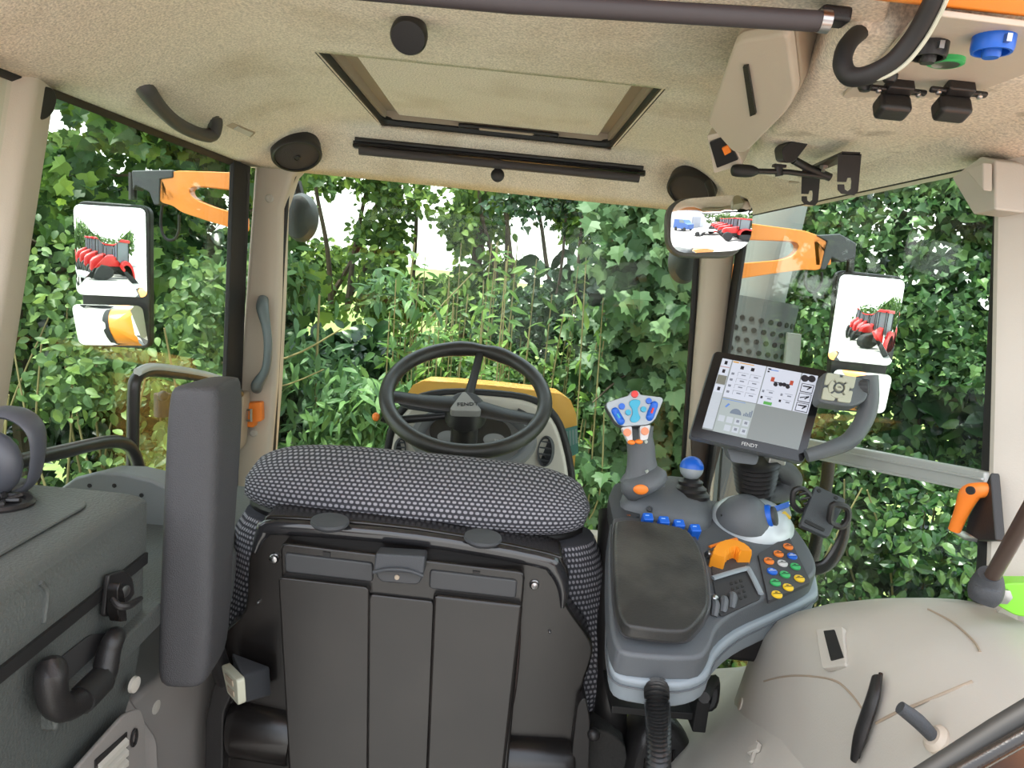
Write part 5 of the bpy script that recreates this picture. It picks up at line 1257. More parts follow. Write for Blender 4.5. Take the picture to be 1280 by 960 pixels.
mb = MB(); mb.lathe([(.007, 0), (.007, .006), (.003, .007), (.0005, .007)], frame(PX(152, 738, cpx + .006), (1, -.3, 0)), 14); obj('clasp_pin', mb, METAL, cpo)
# carry handle in a shallow pocket
pk = [PX(57, 836, xs_ + .001), PX(110, 794, xs_ + .001), PX(152, 788, xs_ + .001), PX(156, 812, xs_ + .001), PX(120, 870, xs_ + .001), PX(60, 895, xs_ + .001)]
mb = MB(); mb.prism(rpoly(pk, .008), V(.0015, 0, 0)); obj('handle_pocket', mb, mat('pocket_dark', (.03, .03, .03), .6), bd)
hx_ = xs_ + .022
mb = MB(); mb.tube([PX(66, 838, xs_), PX(64, 840, hx_), PX(66, 872, hx_), PX(80, 885, hx_), PX(105, 872, hx_), PX(128, 846, hx_), PX(136, 815, hx_), PX(143, 797, hx_), PX(146, 795, xs_)], [.013, .014, .014, .0135, .0135, .0135, .012, .011, .01], 12); obj('carry_handle', mb, BLACK, bd)
mb = MB(); mb.tube([PX(100, 876, hx_ + .0), PX(126, 850, hx_)], .0155, 12, sm=0); obj('handle_sleeve', mb, RUBBER, bd)
# lid-top cup ring
w = PZ(8, 632, Z1 + .004)
cr = thing('cup_ring', 'flat black ribbed disc on the storage box lid at the left edge', 'disc', tuple(w))
M = frame(PZ(4, 632, Z1 + .002), (0, 0, 1)); mb = MB(); mb.lathe([(.030, .0), (.031, .004), (.028, .007), (.022, .007), (.020, .004), (.0005, .004)], M, 30); cr1 = obj('ring', mb, BLACK, cr)
for k in range(6):
    a = k * PI / 3; mb = MB(); mb.tube([M @ Vector((.004 * math.cos(a), .004 * math.sin(a), .006)), M @ Vector((.019 * math.cos(a), .019 * math.sin(a), .008))], .0028, 6, sm=0); obj('spoke', mb, BLACK, cr1)
# grey arched panel with four screws
ap = thing('arched_panel', 'grey arched plastic panel with four small screws behind the storage box', 'panel', tuple(P(140, 650, 1.12)))
yy = 1.12
prof = [(67, 672), (67, 628), (74, 610), (92, 597), (120, 590), (150, 591), (190, 600), (225, 618), (225, 700), (165, 690), (162, 660), (152, 645), (138, 637), (122, 638), (110, 648), (106, 672)]
mb = MB(); mb.prism([P(x, y, yy) for x, y in prof], V(.02, .05, 0)); apb = obj('panel', mb, mat('arched_grey', (.19, .205, .205), .5, bump=.2, bscale=500), ap, bevel=.006, seg=3)
for px, py in ((74, 618), (112, 607), (143, 607), (177, 619)):
    mb = MB(); mb.lathe([(.0035, -.001), (.0035, .001), (.001, .0015)], frame(P(px, py, yy), (0, -1, 0)), 10); obj('screw', mb, RUBBER, apb)
mb = MB(); mb.box((-.50, 1.25, .80), (.22, .30, .12)); mb.box(P(296, 700, 1.45), (.10, .3, .05)); sb_ = obj('side_console_body', mb, mat('arched_grey', (1, 1, 1)), wl_, bevel=.01)
mb = MB(); mb.box((-.5, 1.0, .87), (.2, .7, .03)); obj('sill_shelf', mb, BOXG, wl_, bevel=.004)
# curved bottle holder at left edge
bh = thing('bottle_holder', 'grey curved open bottle holder at the left edge above the storage box', 'holder', tuple(P(15, 630, .82)))
BH = mat('holder_grey', (.075, .08, .095), .4)
hy = .82
mb = MB(); mb.tube([P(-40, 560, hy), P(-30, 528, hy), P(-5, 516, hy), P(22, 518, hy), P(42, 533, hy), P(48, 556, hy), P(44, 590, hy), P(36, 606, hy), P(18, 615, hy), P(-20, 625, hy)], [.01, .014, .015, .013, .011, .009, .008, .008, .012, .012], 12, flat=(.45, 1.6, (0, 1, 0))); obj('loop', mb, BH, bh)
mb = MB(); mb.ball(P(-8, 580, hy - .02), .031, .022, .038); obj('cup', mb, BH, bh)
mb = MB(); mb.prism(rpoly([P(-30, 600, hy), P(12, 612, hy), P(26, 630, hy), P(26, 640, hy), P(-30, 640, hy)], .006), V(0, .04, 0)); obj('foot', mb, BH, bh, bevel=.006)

# ------------------------------------------------------------------ outside the cab: mirrors, exhaust, lamps
def arm_mirror(side, lab, lab2):
    s = -1 if side == 'l' else 1
    t = thing('wing_mirror', lab2, 'mirror', (s * .9, 2.2, 1.1)); mt = t
    Y = 2.2
    if s < 0:
        fork = [(306, 216), (222, 213), (200, 220), (200, 253), (216, 257), (226, 265), (262, 277), (306, 290), (306, 270), (266, 258), (246, 250), (238, 244), (236, 237), (241, 233), (252, 233), (306, 239)]
        joint = (206, 237); cap = [(164, 213), (216, 212), (216, 222), (200, 224), (199, 256), (192, 256), (186, 240), (170, 232), (166, 238)]
    else:
        fork = [(915, 276), (1005, 288), (1034, 298), (1036, 330), (1022, 338), (1004, 337), (960, 343), (915, 350), (915, 330), (975, 325), (990, 320), (998, 312), (998, 305), (992, 302), (978, 301), (915, 299)]
        joint = (1027, 317); cap = [(1020, 294), (1050, 292), (1071, 304), (1070, 322), (1052, 328), (1040, 322), (1032, 337), (1026, 337), (1034, 302)]
    mb = MB(); mb.prism(rpoly([P(x, y, Y - .02) for x, y in fork], .012, 3), V(0, .04, 0)); obj('fork_arm', mb, ORANGE, t, bevel=.013, seg=3)
    jx, jy = joint
    mb = MB(); mb.prism(rpoly([P(jx - 10, jy - 18, Y - .02), P(jx + 12, jy - 16, Y - .02), P(jx + 12, jy + 14, Y - .02), P(jx - 8, jy + 15, Y - .02)], .005), V(0, .05, 0)); obj('joint', mb, ORANGE, t, bevel=.005)
    mb = MB(); mb.prism([P(x, y, Y - .025) for x, y in cap], V(0, .06, 0)); obj('joint_cover', mb, DGREY, t, bevel=.004)
    if s < 0:
        lp = [(203, 256), (201, 280), (206, 297), (216, 300), (223, 290), (224, 268)]; stem = [(166, 216), (166, 250)]
    else:
        lp = [(1008, 338), (1006, 352), (1012, 364), (1020, 364), (1027, 352), (1027, 340)]; stem = [(1064, 318), (1062, 340)]
    mb = MB(); mb.tube([P(x, y, Y) for x, y in lp], .0045, 8); obj('cable_loop', mb, RUBBER, t)
    mb = MB(); mb.tube([P(x, y, Y) for x, y in stem], .012, 8, sm=0); obj('stem', mb, BLACK, t)
    if s < 0:
        big = [(95, 251), (186, 258), (188, 375), (99, 372)]; sm_ = [(99, 375), (188, 378), (188, 436), (106, 433)]
        rd = (-.23, -1, -.03); rd2 = (-.10, -1, -.50)
    else:
        big = [(1047, 338), (1131, 347), (1112, 460), (1030, 453)]; sm_ = [(1032, 456), (1112, 463), (1098, 518), (1034, 512)]
        rd = (.24, -1, -.03); rd2 = (.10, -1, -.50)
    case = QF(*[P(x, y, Y) for x, y in ((big[0][0] - 1, big[0][1] - 1), (big[1][0] + 1, big[1][1] - 1), sm_[2], sm_[3])])
    mb = MB(); mb.qprism(case, [(0, 0), (1, 0), (1, 1), (0, 1)], -.03, -.0005, .03, 6); cso = obj('mirror_case', mb, BLACK, t, bevel=.006, seg=2)
    for nm, cc, r_, R, cz in (('main', big, rd, 1.5, .02), ('wide', sm_, rd2, .6, .02)):
        pts = [P(x, y, Y) for x, y in cc]
        q = QF(*pts); ft = .009; W, H = q.w - 2 * ft, q.h - 2 * ft
        c = q(.5, .5, .0005); x = (q(.6, .5) - q(.4, .5)).normalized(); y = (q(.5, .4) - q(.5, .6)).normalized()
        ol = rpoly([V(-W / 2, H / 2, 0), V(W / 2, H / 2, 0), V(W / 2, -H / 2, 0), V(-W / 2, -H / 2, 0)], cz, 6)
        reflector('main_glass' if nm == 'main' else 'wide_glass', q, c, x, y, mirror_normal(c, r_), ol, R, t)
arm_mirror('l', '', 'tall two-part wing mirror on orange forked arm outside the left window')
arm_mirror('r', '', 'two-part wing mirror on orange forked arm outside the right window, behind the terminal')
ex = thing('exhaust_stack', 'grey exhaust stack with perforated guard outside the right front pillar', 'exhaust', (.80, 2.45, -.2))
ec = P(948, 400, 2.45)
mb = MB(); mb.tube([V(ec.x - .01, 2.45, ec.z + .06), V(ec.x + .02, 2.45, 1.72)], .085, 24, sm=0); obj('pipe', mb, EXH, ex)
mb = MB(); mb.lathe([(.118, -.9), (.118, .07)], frame((ec.x, 2.45, ec.z), (.08, 0, 1)), 26); mb.f = mb.f[:-2]; gd = obj('perforated_guard', mb, mat('guard_grey', (.10, .115, .12), .5), ex)
for r in range(9):
    for k in range(12):
        a = PI + (k + .5 * (r % 2)) * PI / 12
        c = frame((ec.x, 2.45, ec.z), (.08, 0, 1)) @ Vector((.1185 * math.cos(a), .1185 * math.sin(a), .0 - .035 * r))
        nn = Vector((math.cos(a), math.sin(a), 0)); mb = MB(); mb.lathe([(.009, -.001), (.009, .001), (.0005, .001)], frame(c, nn), 10); obj('hole', mb, RUBBER, gd)
mb = MB(); mb.prism([P(985, 416, 2.33), P(1002, 418, 2.33), P(998, 470, 2.33), P(980, 470, 2.33)], V(0, .02, 0)); obj('bracket', mb, EXH, ex)
for nm, lab, (px, py), Y in (('l', 'black work lamp outside the windscreen by the left pillar', (376, 272), 2.12), ('r', 'black work lamp outside the windscreen by the right pillar', (857, 325), 2.12)):
    t = thing('work_lamp', lab, 'lamp', tuple(P(px, py + 30, Y)))
    mb = MB(); c = P(px, py, Y)
    mb.lathe([(.02, .05), (.052, .03), (.060, .0), (.060, -.02), (.05, -.03), (.0005, -.03)], frame(c, (0, -1, 0)), 28, sx=.78, sy=1.15); obj('housing', mb, DGREY, t)
    mb = MB(); mb.tube([c + V(0, .03, 0), c + V(-.03 if nm == 'l' else .03, .03, .10)], .018, 8, sm=0); obj('bracket', mb, BLACK, t)

# ------------------------------------------------------------------ ground and yard
GR = mat('pale_concrete', (.36, .35, .33), .85, bump=.2, bscale=30, var=.15, vscale=.6)
mb = MB(); mb.box((0, -40, -1.35), (120, 84, .1)); struct('floor_1', mb, GR)
GRS = mat('sunlit_grass', (.20, .27, .07), .9, bump=1, bscale=20, var=.4, vscale=3)
mb = MB(); mb.box((0, 42, -1.36), (120, 80, .12)); struct('floor_2', mb, GRS)
# low field bank glimpsed beyond the hedge
mb = MB(); rings = []
for y, z in ((9.5, -1.3), (14, .1), (22, .7), (30, .9), (30.1, -1.3)):
    rings.append([V(-14 + 2 * k, y, z + .15 * math.sin(k * 1.7 + y) if z > -1 else z) for k in range(15)])
mb.loft(rings, closed=False, cap=False); struct('floor_3', mb, GRS)

# ------------------------------------------------------------------ leaves
rng = np.random.default_rng(5)
def leaf_shape(kind):
    """(verts, faces) of one leaf of unit length lying along +y, facing +z"""
    if kind == 'maple':
        pts = [(0, .02), (.2, -.02), (.42, .04), (.40, .2), (.58, .46), (.36, .47), (.36, .66), (.17, .68), (0, 1.0), (-.17, .68), (-.36, .66), (-.36, .47), (-.58, .46), (-.40, .2), (-.42, .04), (-.2, -.02)]
    elif kind == 'lance':
        pts = [(0, 0), (.10, .2), (.14, .45), (.09, .75), (0, 1.0), (-.09, .75), (-.14, .45), (-.10, .2)]
    elif kind == 'oval':
        pts = [(0, 0), (.2, .15), (.30, .42), (.22, .75), (0, 1.0), (-.22, .75), (-.30, .42), (-.2, .15)]
    elif kind == 'ivy':
        pts = [(0, .02), (.3, 0), (.42, .3), (.2, .5), (0, 1.0), (-.2, .5), (-.42, .3), (-.3, 0)]
    else:
        pts = [(0, 0), (.3, .35), (.18, .75), (0, 1.0), (-.18, .75), (-.3, .35)]
    vs = [(0, .4 if kind != 'lance' else .5, -.0)]
    for x, y in pts: vs.append((x, y, .35 * abs(x) - .18 * y * y))
    n = len(pts)
    fs = [(0, i + 1, (i + 1) % n + 1) for i in range(n)]
    return np.array(vs), np.array(fs)
def orient(n, face, spread, droop):
    """random leaf frames facing roughly 'face', tips hanging down by droop"""
    N = rng.normal(0, spread, (n, 3)) + np.array(face); N /= np.linalg.norm(N, axis=1)[:, None]
    T = rng.normal(0, .6, (n, 3)) + np.array([0, 0, -droop]); T -= N * (T * N).sum(1)[:, None]; T /= np.linalg.norm(T, axis=1)[:, None]
    B = np.cross(T, N)
    return B, T, N
def foliage(root, name, kind, pos, size, face, spread, droop, mt, singles, sv=.45):
    vs, fs = leaf_shape(kind); n = len(pos)
    B, T, N = orient(n, face, spread, droop)
    sc = size * (1 + rng.uniform(-sv, sv, n))
    # leaves nearest the cab become objects of their own
    order = np.argsort(pos[:, 1] + 0.25 * np.abs(pos[:, 0]) + rng.uniform(0, .25, n)) if singles else np.arange(n)
    vis = []
    if singles:
        for i in order:
            v = ROT.transposed() @ (Vector(pos[i]) - CP)
            px, py = 640 + FPX * v.x / v.z, 480 - FPX * v.y / v.z
            ok = (55 < px < 300 and 110 < py < 600) or (350 < px < 870 and 215 < py < 640) or (925 < px < 1235 and 200 < py < 780)
            if ok: vis.append(i)
            if len(vis) >= singles: break
    vset = set(vis); rest = np.array([i for i in range(n) if i not in vset])
    me1 = bpy.data.meshes.new('leaf'); me1.from_pydata([tuple(v) for v in vs], [], [tuple(f) for f in fs]); me1.materials.append(mt)
    off = np.array(root.location)
    for i in vis:
        o = bpy.data.objects.new('leaf', me1); COL.objects.link(o); o.parent = root
        Mx = Matrix(((B[i][0], T[i][0], N[i][0], 0), (B[i][1], T[i][1], N[i][1], 0), (B[i][2], T[i][2], N[i][2], 0), (0, 0, 0, 1)))
        o.matrix_local = Matrix.Translation(Vector(pos[i] - off)) @ Mx @ Matrix.Scale(sc[i], 4)
    if len(rest):
        p = pos[rest] - off; k = len(rest); m = len(vs)
        co = (p[:, None, :] + sc[rest][:, None, None] * (vs[None, :, 0:1] * B[rest][:, None, :] + vs[None, :, 1:2] * T[rest][:, None, :] + vs[None, :, 2:3] * N[rest][:, None, :])).reshape(-1, 3)
        ff = (fs[None] + (np.arange(k) * m)[:, None, None]).reshape(-1, 3)
        me = bpy.data.meshes.new(name); me.vertices.add(len(co)); me.vertices.foreach_set('co', co.astype(np.float32).ravel())
        me.loops.add(ff.size); me.loops.foreach_set('vertex_index', ff.astype(np.int32).ravel())
        me.polygons.add(len(ff)); me.polygons.foreach_set('loop_start', (np.arange(len(ff)) * 3).astype(np.int32))
        me.update(calc_edges=True); me.validate(); me.materials.append(mt)
        o = bpy.data.objects.new(name, me); COL.objects.link(o); o.parent = root; o['kind'] = 'stuff'
BARK = mat('bark', (.10, .07, .045), .9, bump=.8, bscale=60, var=.4, vscale=20)
TWIG = mat('green_brown_twig', (.22, .19, .08), .8)
def clump(n, x0, x1, z0, z1, yf, depth, cl, rad, keep=None):
    """leaf positions gathered round boughs so the face has hollows and bulges"""
    cx = rng.uniform(x0, x1, cl); cz = rng.uniform(z0, z1, cl); cyo = rng.uniform(0, 1, cl) ** 1.5 * depth
    w = rng.integers(0, cl, n)
    d = rng.normal(0, 1, (n, 3)); d /= np.linalg.norm(d, axis=1)[:, None]; rr_ = rad * rng.uniform(.35, 1.05, n)[:, None] * rng.uniform(.7, 1.3, cl)[w][:, None]
    x = cx[w] + d[:, 0] * rr_[:, 0] * 1.1; z = cz[w] + d[:, 2] * rr_[:, 0] * .8
    y = np.array([yf(a) for a in x]) + cyo[w] + d[:, 1] * rr_[:, 0]
    p = np.stack([x, y, z], 1)
    p = p[p[:, 2] > -1.28]
    if keep is not None: p = p[keep(p)]
    return p
def branches(root, lines, mt=BARK, nm='branch'):
    for pts, r0, r1 in lines:
        n = len(pts); mb = MB(); mb.tube(pts, [r0 + (r1 - r0) * i / (n - 1) for i in range(n)], 7, sm=4); obj(nm, mb, mt, root)
def rbranch(x, y, z0, z1, lean=.3, k=5, r0=.03, r1=.006):
    out = []; a = random.uniform(-lean, lean); b = random.uniform(-lean, lean)
    for i in range(k):
        t = i / (k - 1); out.append(V(x + a * t + random.uniform(-.06, .06), y + b * .5 * t + random.uniform(-.05, .05), z0 + (z1 - z0) * t))
    return (out, r0, r1)
def gapf(p, s, th, off=0):
    return np.array([noise.noise(Vector((a[0] * s + off, a[1] * s * .5, a[2] * s + 7.3))) > th for a in p])

LM = leaf_mat('maple_leaf', (.02, .06, .014), (.055, .13, .022), (.17, .28, .04), .55, .45)
LB = leaf_mat('bramble_leaf', (.035, .085, .022), (.085, .165, .045), (.19, .30, .08), .5, .35)
LE = leaf_mat('elder_leaf', (.04, .10, .035), (.08, .175, .055), (.15, .28, .08), .5, .35)
LW = leaf_mat('willow_leaf', (.05, .12, .025), (.10, .21, .04), (.22, .36, .07), .5, .4)
LT = leaf_mat('far_tree_leaf', (.03, .07, .018), (.09, .17, .035), (.22, .33, .06), .6, .4)
LI = leaf_mat('ivy_leaf', (.010, .030, .010), (.025, .065, .022), (.06, .12, .04), .25, .12)
LS = leaf_mat('sycamore_leaf', (.035, .085, .03), (.08, .155, .06), (.16, .26, .11), .5, .3)
LH = leaf_mat('hawthorn_leaf', (.018, .055, .018), (.05, .125, .035), (.12, .22, .06), .4, .25)
LO = leaf_mat('holly_leaf', (.012, .04, .012), (.035, .085, .025), (.10, .17, .05), .22, .12)

# back screen of dark undergrowth that closes the hedge low down
def hedge_y(x):
    if x > 1.2: return 5.0 - (x - 1.2) * 1.5
    if x < -1.5: return 5.0 + (x + 1.5) * .35
    return 5.0
# A maple at the left
t = thing('maple_tree', 'bright green maple tree filling the upper left window', 'tree', (-2.9, 4.6, -1.3), 'hedge plants')
branches(t, [rbranch(-3.0, 4.7, -1.3, 3.0, .4, 6, .09, .02)] + [([V(-3.0, 4.7, z), V(-2.5 - .3 * k, 4.3, z + .25), V(-1.9 - .1 * k, 4.0, z + .35)], .025, .006) for k, z in enumerate((.9, 1.3, 1.7, 2.1))] + [([V(-3.0, 4.7, z), V(-3.5, 4.3, z + .25), V(-4.0, 4.0, z + .2)], .02, .006) for z in (1.2, 1.7, 2.2)])
p = clump(11000, -4.6, -1.35, .95, 2.9, lambda x: 3.9, 1.6, 90, .30, lambda p: gapf(p, 1.7, -.38))
foliage(t, 'foliage', 'maple', p, .080, (.35, -.7, .65), .55, .9, LM, 290)
# B brambles lower left
t = thing('bramble_bush', 'pale green bramble bush below the left window mirrors', 'bush', (-2.3, 3.5, -1.3), 'hedge plants')
branches(t, [rbranch(random.uniform(-3.4, -1.4), random.uniform(3.2, 3.9), -1.3, random.uniform(.6, 1.1), .7, 5, .010, .004) for _ in range(22)], TWIG, 'cane')
p = clump(19000, -4.2, -1.15, -1.1, 1.15, lambda x: 3.3, 1.3, 90, .26)
foliage(t, 'foliage', 'oval', p, .052, (.3, -.8, .6), .5, .5, LB, 280)
# C elder
t = thing('elder_bush', 'fresh green elder with hanging leaflets beyond the left half of the windscreen', 'bush', (-1.0, 4.0, -1.3), 'hedge plants')
branches(t, [rbranch(x, 4.1, -1.3, z, .25, 5, .016, .006) for x, z in ((-1.25, .9), (-.95, 1.1), (-.7, .6), (-1.15, .4), (-.85, .2))], TWIG, 'stem')
branches(t, [([V(-1.45, 3.7, .72), V(-1.1, 3.7, .78), V(-.82, 3.7, .96)], .007, .004), ([V(-1.5, 3.75, .6), V(-1.15, 3.7, .62), V(-.9, 3.7, .74)], .006, .003), ([V(-.62, 4.2, .5), V(-.5, 4.2, .9), V(-.2, 4.2, 1.3)], .006, .003)], TWIG, 'twig')
p = clump(9000, -1.75, -.50, -1.1, 1.22, lambda x: 3.75, .9, 70, .2, lambda p: gapf(p, 2.2, -.30))
foliage(t, 'foliage', 'lance', p, .095, (.1, -.75, .7), .45, 1.0, LE, 280)
# D upright willow-like shoots in the middle
t = thing('willow_shoots', 'upright yellow green leafy shoots straight ahead behind the steering wheel', 'shoots', (-.1, 4.3, -1.3), 'hedge plants')
ps = []
for k in range(64):
    x = random.uniform(-.62, .62); y = random.uniform(3.9, 4.9); zt_ = random.uniform(.75, 1.55) - .15 * abs(x)
    pts = [V(x, y, -1.3), V(x + random.uniform(-.04, .04), y, -.3), V(x + random.uniform(-.06, .06), y, zt_)]
    mb = MB(); mb.tube(pts, [.007, .006, .003], 6, sm=3); obj('stem', mb, TWIG, t)
    for i in range(34):
        tt = i / 34; z = -.3 + (zt_ + .3) * tt; a = i * 2.4
        ps.append((pts[1].x + (pts[2].x - pts[1].x) * tt + .035 * math.cos(a), y + .035 * math.sin(a), z))
p = np.array(ps)
foliage(t, 'foliage', 'lance', p, .085, (0, -.5, .9), .6, .15, LW, 290)
p2 = clump(9000, -.7, .75, -1.2, .78, lambda x: 4.6, .7, 60, .22)
foliage(t, 'undergrowth', 'oval', p2, .05, (0, -.8, .6), .5, .4, LB, 0)
# E far trees with sky between
for nm, lab, x0, x1, yb_, n, off in (('oak_tree', 'far dark tree with sky gaps at the top left of the windscreen', -4.0, -1.6, 7.6, 19000, 0), ('ash_tree', 'far light tree with white sky gaps near the top centre of the windscreen', -1.9, .9, 7.2, 20000, 3)):
    t = thing(nm, lab, 'tree', ((x0 + x1) / 2, yb_ + .5, -1.3), 'far trees')
    branches(t, [rbranch((x0 + x1) / 2, yb_ + .5, -1.3, 3.4, .5, 6, .12, .02)] + [rbranch(random.uniform(x0, x1), yb_ + .4, .8, 3.0, .9, 5, .03, .008) for _ in range(7)])
    p = clump(n, x0, x1, .75, 3.6, lambda x: yb_, 1.2, 60, .36, lambda p: (p[:, 2] < 1.15) | gapf(p, 1.5, -.02, off))
    foliage(t, 'foliage', 'oval', p, .085, (0, -.8, .5), .6, .4, LT, 150)
# F ivy wall
t = thing('ivy_hedge', 'dark glossy ivy hedge beyond the right half of the windscreen', 'hedge', (.9, 5.3, -1.3), 'hedge plants')
branches(t, [rbranch(random.uniform(.1, 2.0), 5.5, -1.3, random.uniform(1.6, 2.6), .4, 6, .03, .008) for _ in range(9)])
p = clump(15000, -.05, 2.4, -1.2, 2.45, lambda x: 4.85, .8, 90, .30)
foliage(t, 'foliage', 'ivy', p, .052, (0, -.9, .35), .5, .6, LI, 200)
# G sycamore cascade
t = thing('sycamore_tree', 'large lobed sycamore leaves cascading behind the joystick', 'tree', (1.0, 4.4, -1.3), 'hedge plants')
branches(t, [rbranch(1.1, 4.6, -1.3, 2.3, .3, 6, .05, .012)] + [([V(1.1, 4.6, z), V(.8, 4.3, z + .1), V(.55, 4.0, z - .05)], .012, .004) for z in (.2, .7, 1.2, 1.6, 1.9)])
p = clump(4600, .62, 1.5, .05, 2.1, lambda x: 4.1, .5, 44, .22)
foliage(t, 'foliage', 'maple', p, .092, (-.15, -.85, .55), .4, 1.0, LS, 280)
t = thing('vine', 'light green climbing vine on dark ivy low behind the console', 'vine', (.8, 3.9, -1.3), 'hedge plants')
branches(t, [([V(.55, 4.1, -.2), V(.65, 4.0, .1), V(.62, 4.0, .6)], .006, .004), ([V(.45, 4.2, .35), V(.62, 4.1, -.1), V(.95, 4.0, -.35)], .006, .003), ([V(.5, 4.1, -.9), V(.6, 4.1, -.4), V(.8, 4.1, 0)], .006, .003)], TWIG, 'twig')
p = clump(1500, .35, 1.35, -1.1, .35, lambda x: 4.0, .4, 26, .18)
foliage(t, 'foliage', 'maple', p, .075, (-.15, -.85, .55), .4, .9, LS, 200)
# H hawthorn on the right, close by
hyf = lambda x: 4.75 - (x - 1.3) * 1.15
t = thing('hawthorn_hedge', 'dense green hawthorn hedge filling the upper right window', 'hedge', (2.3, 3.8, -1.3), 'hedge plants')
branches(t, [rbranch(x, hyf(x) + .5, -1.3, 2.3, .5, 6, .03, .008) for x in (1.5, 1.9, 2.3, 2.7, 3.0)])
p = clump(26000, 1.1, 3.4, .35, 2.5, hyf, .75, 130, .24)
foliage(t, 'foliage', 'ivy', p, .050, (-.45, -.8, .45), .5, .5, LH, 250)
t = thing('holly_bush', 'dark shiny holly below the silver cross bar in the right window', 'bush', (2.1, 3.6, -1.3), 'hedge plants')
branches(t, [rbranch(random.uniform(1.4, 2.8), 3.9, -1.3, .4, .9, 5, .010, .004) for _ in range(14)], TWIG, 'stem')
p = clump(17000, 1.0, 3.2, -1.25, .55, lambda x: hyf(x) - .35, .75, 100, .22)
foliage(t, 'foliage', 'oval', p, .058, (-.45, -.75, .55), .5, .4, LO, 250)
# backing undergrowth (one stuff mass over the whole width, kept low)
t = thing('undergrowth', 'dark leafy undergrowth low in the hedge behind everything', 'undergrowth', (0, 5.8, -1.3))
p = clump(15000, -4.8, -1.5, -1.3, 1.5, lambda x: 5.4, .6, 60, .36)
p2 = clump(9000, -1.5, .3, -1.3, .55, lambda x: 5.6, .6, 46, .34)
p3 = clump(9000, .2, 4.2, -1.3, 2.6, lambda x: hedge_y(x) + .7, .4, 60, .38)
foliage(t, 'foliage', 'oval', np.concatenate([p, p2, p3]), .13, (0, -.9, .4), .5, .4, LI, 0)

# ------------------------------------------------------------------ behind the cab, seen in the mirrors: red tractors, building, trailer
TRED = mat('tractor_red', (.62, .02, .02), .35, coat=.3); TYRE = mat('tyre_black', (.03, .03, .03), .85); RIM = mat('rim_silver', (.5, .5, .5), .4); TGL = mat('tractor_cab_glass', (.18, .22, .25), .1)
def tractor(label):
    t = thing('red_tractor', label, 'tractor', (0, 0, 0), 'red tractors parked behind the cab')
    mb = MB(); rings = []
    for y, hw, zt in ((.5, .36, 1.95), (1.2, .36, 1.85), (2.0, .33, 1.68), (2.35, .26, 1.5), (2.42, .2, 1.3)):
        rings.append(rpoly([V(-hw, y, .95), V(-hw, y, zt), V(hw, y, zt), V(hw, y, .95)], .1, 3))
    mb.loft(rings); obj('bonnet', mb, TRED, t)
    mb = MB(); mb.box((0, 1.3, .85), (.5, 2.3, .4)); obj('chassis', mb, BLACK, t, bevel=.03)
    for s in (-1, 1):
        for y, r, w in ((-.3, .85, .5), (1.95, .58, .38)):
            M = frame((s * .85, y, r), (1, 0, 0)); mb = MB()
            n = 36; prof = [(r * .55, -w / 2), (r * .92, -w / 2), (r, -w / 2 + .05), (r, w / 2 - .05), (r * .92, w / 2), (r * .55, w / 2)]
            rings = [[M @ Vector((rr_ * (1.03 if (i % 4 < 2 and 1 < j < 4) else 1) * math.cos(2 * PI * i / n), rr_ * (1.03 if (i % 4 < 2 and 1 < j < 4) else 1) * math.sin(2 * PI * i / n), h)) for i in range(n)] for j, (rr_, h) in enumerate(prof)]
            mb.loft(rings); o = obj('tyre', mb, TYRE, t)
            mb = MB(); mb.lathe([(r * .56, -w / 2 + .02), (r * .56, w / 2 - .02), (r * .5, w / 2 - .12), (r * .2, w / 2 - .1), (.01, w / 2 - .06)], frame((s * .85, y, r), (s, 0, 0)), 24); obj('wheel_rim', mb, RIM, o)
        mb = MB(); pts = [V(s * .6, -.3 + 1.0 * math.cos(a), .85 + .98 * math.sin(a)) for a in [PI * k / 8 for k in range(9)]]
        mb.prism(pts, V(s * .5, 0, 0)); obj('fender', mb, TRED, t)
    mb = MB(); mb.box((0, -.15, 2.72), (1.35, 1.6, .14)); obj('roof', mb, TRED, t, bevel=.04)
    mb = MB()
    for x in (-.6, .6):
        for y in (-.8, .5): mb.box((x, y, 2.1), (.07, .07, 1.2))
    obj('cab_frame', mb, BLACK, t)
    mb = MB(); mb.box((0, -.15, 2.15), (1.15, 1.25, 1.0)); obj('cab_glass', mb, TGL, t)
    mb = MB(); mb.tube([V(.45, .75, 1.6), V(.45, .75, 2.7)], .05, 10, sm=0); obj('exhaust', mb, BLACK, t)
    return t
def copy_tree(o, parent=None):
    c = o.copy(); COL.objects.link(c)
    if parent: c.parent = parent
    for ch in list(o.children): copy_tree(ch, c)
    return c
tr0 = tractor('red tractor nearest in the left wing mirror row')
where = ['nearest', 'second', 'third', 'fourth', 'farthest']
k = 0
for s, side in ((-1, 'left'), (1, 'right')):
    for i in range(5):
        o = tr0 if k == 0 else copy_tree(tr0)
        o.location = ((-3.6 - 1.75 * i, -12.5 - 2.2 * i, -1.3) if s < 0 else (6.6 - .1 * i, -11.5 - 3.6 * i, -1.3)); o.rotation_euler = (0, 0, math.radians(52))
        o['label'] = 'red tractor, %s of the row seen in the %s wing mirror' % (where[i], side)
        k += 1
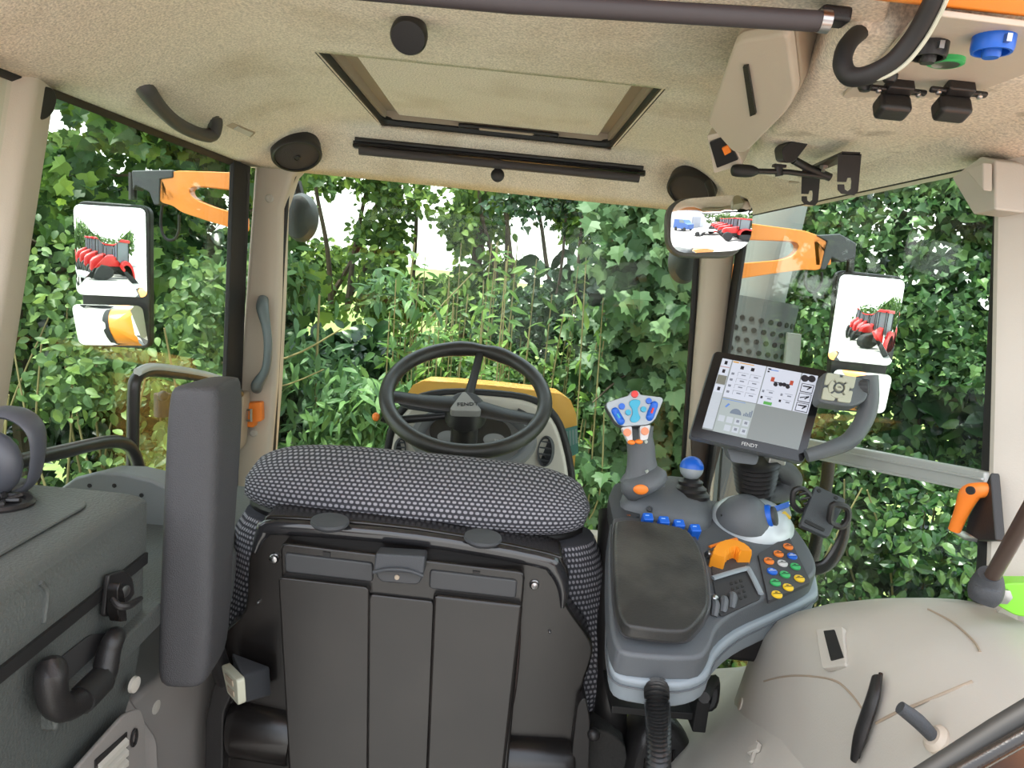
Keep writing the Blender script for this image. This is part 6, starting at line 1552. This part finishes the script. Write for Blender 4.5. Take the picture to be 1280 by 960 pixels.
for s, side in ((-1, 'left'), (1, 'right')):
    t = thing('rear_fender', 'orange rear fender over the big wheel, seen only in the %s wing mirror' % side, 'fender', (s * 1.1, -.3, -.2))
    x0 = s * .86; cyy, czz = -.35, -.35
    mb = MB(); rings = [[V(x0 + s * a, cyy + rr_ * math.cos(tt), czz + rr_ * math.sin(tt)) for a, rr_ in ((0, 1.0), (0, 1.05), (.28, 1.05), (.5, 1.0), (.5, .96))] for tt in [PI * k / 14 - .1 for k in range(16)]]
    mb.loft(rings); obj('shell', mb, ORANGE, t)
    mb = MB(); rings = [[V(x0 + s * a, cyy + rr_ * math.cos(tt), czz + rr_ * math.sin(tt)) for a, rr_ in ((.5, .95), (.5, 1.01), (.58, .97), (.58, .92))] for tt in [PI * k / 14 - .1 for k in range(16)]]
    mb.loft(rings); obj('rubber_edge', mb, RUBBER, t)
    M = frame((s * 1.15, cyy, czz), (1, 0, 0)); mb = MB(); mb.lathe([(.5, -.26), (.88, -.26), (.93, -.2), (.93, .2), (.88, .26), (.5, .26)], M, 40); tw_ = obj('tyre', mb, TYRE, t)
# pale shed seen in the small mirror
bd_ = thing('shed', 'pale grey shed standing beyond the yard in the interior mirror', 'building', (-26, -24, -1.3))
mb = MB(); mb.box((-27, -26, 1.2), (12, 8, 5)); obj('wall', mb, mat('shed_grey', (.55, .56, .60), .7), bd_)
mb = MB(); mb.box((-27, -26, 3.8), (12.6, 8.6, .3)); obj('roof', mb, mat('shed_roof', (.2, .2, .22), .7), bd_)
mb = MB(); mb.box((-20.9, -26, .2), (.1, 3.4, 3)); obj('shutter', mb, mat('shed_shutter', (.35, .37, .42), .6), bd_)
tl = thing('flat_trailer', 'low flat trailer standing in the yard seen in the interior mirror', 'trailer', (-9, -13, -1.3))
mb = MB(); mb.box((-9, -13, -.55), (3.6, 2.0, .16)); obj('deck', mb, RIM, tl, bevel=.02)
mb = MB(); mb.box((-7.2, -13, -.62), (.06, 2.0, .2)); obj('light_board', mb, TRED, tl)
for x in (-9.6, -8.6):
    for y in (-14, -12): mb = MB(); mb.lathe([(.3, -.1), (.34, -.08), (.34, .08), (.3, .1)], frame((x, y, -.96), (0, 1, 0)), 20); obj('wheel', mb, TYRE, tl)
vn = thing('parked_van', 'blue and white van parked beyond the trailer seen in the interior mirror', 'van', (-13, -18, -1.3))
mb = MB(); mb.prism([V(-15, -19, -.9), V(-11, -19, -.9), V(-11, -19, -.1), V(-11.8, -19, .1), V(-12.4, -19, .8), V(-15, -19, .8)], V(0, 1.9, 0)); obj('body', mb, mat('van_blue', (.05, .12, .35), .3), vn, bevel=.08)
mb = MB(); mb.prism([V(-11.9, -19.02, .1), V(-12.4, -19.02, .7), V(-13.4, -19.02, .7), V(-13.4, -19.02, .1)], V(0, 1.94, 0)); obj('side_glass', mb, TGL, vn)
for x in (-14.2, -11.8):
    for y in (-19, -17.1): mb = MB(); mb.lathe([(.3, -.1), (.34, -.08), (.34, .08), (.3, .1)], frame((x, y, -.96), (0, 1, 0)), 20); obj('wheel', mb, TYRE, vn)
vn.location.x -= 5
# bushes beyond the yard (mirror horizon)
for s, side in ((-1, 'left'), (1, 'right')):
    t = thing('distant_tree_line', 'distant light green tree line above the tractors in the %s wing mirror' % side, 'trees', (s * 14, -36, -1.3), None)
    p = clump(5000, 4 * s if s > 0 else -24, 24 if s > 0 else -4, -1, 3.2, lambda x: -38, 3, 26, 1.7)
    foliage(t, 'foliage', 'oval', p, .5, (0, .8, .5), .6, .3, LB, 0)
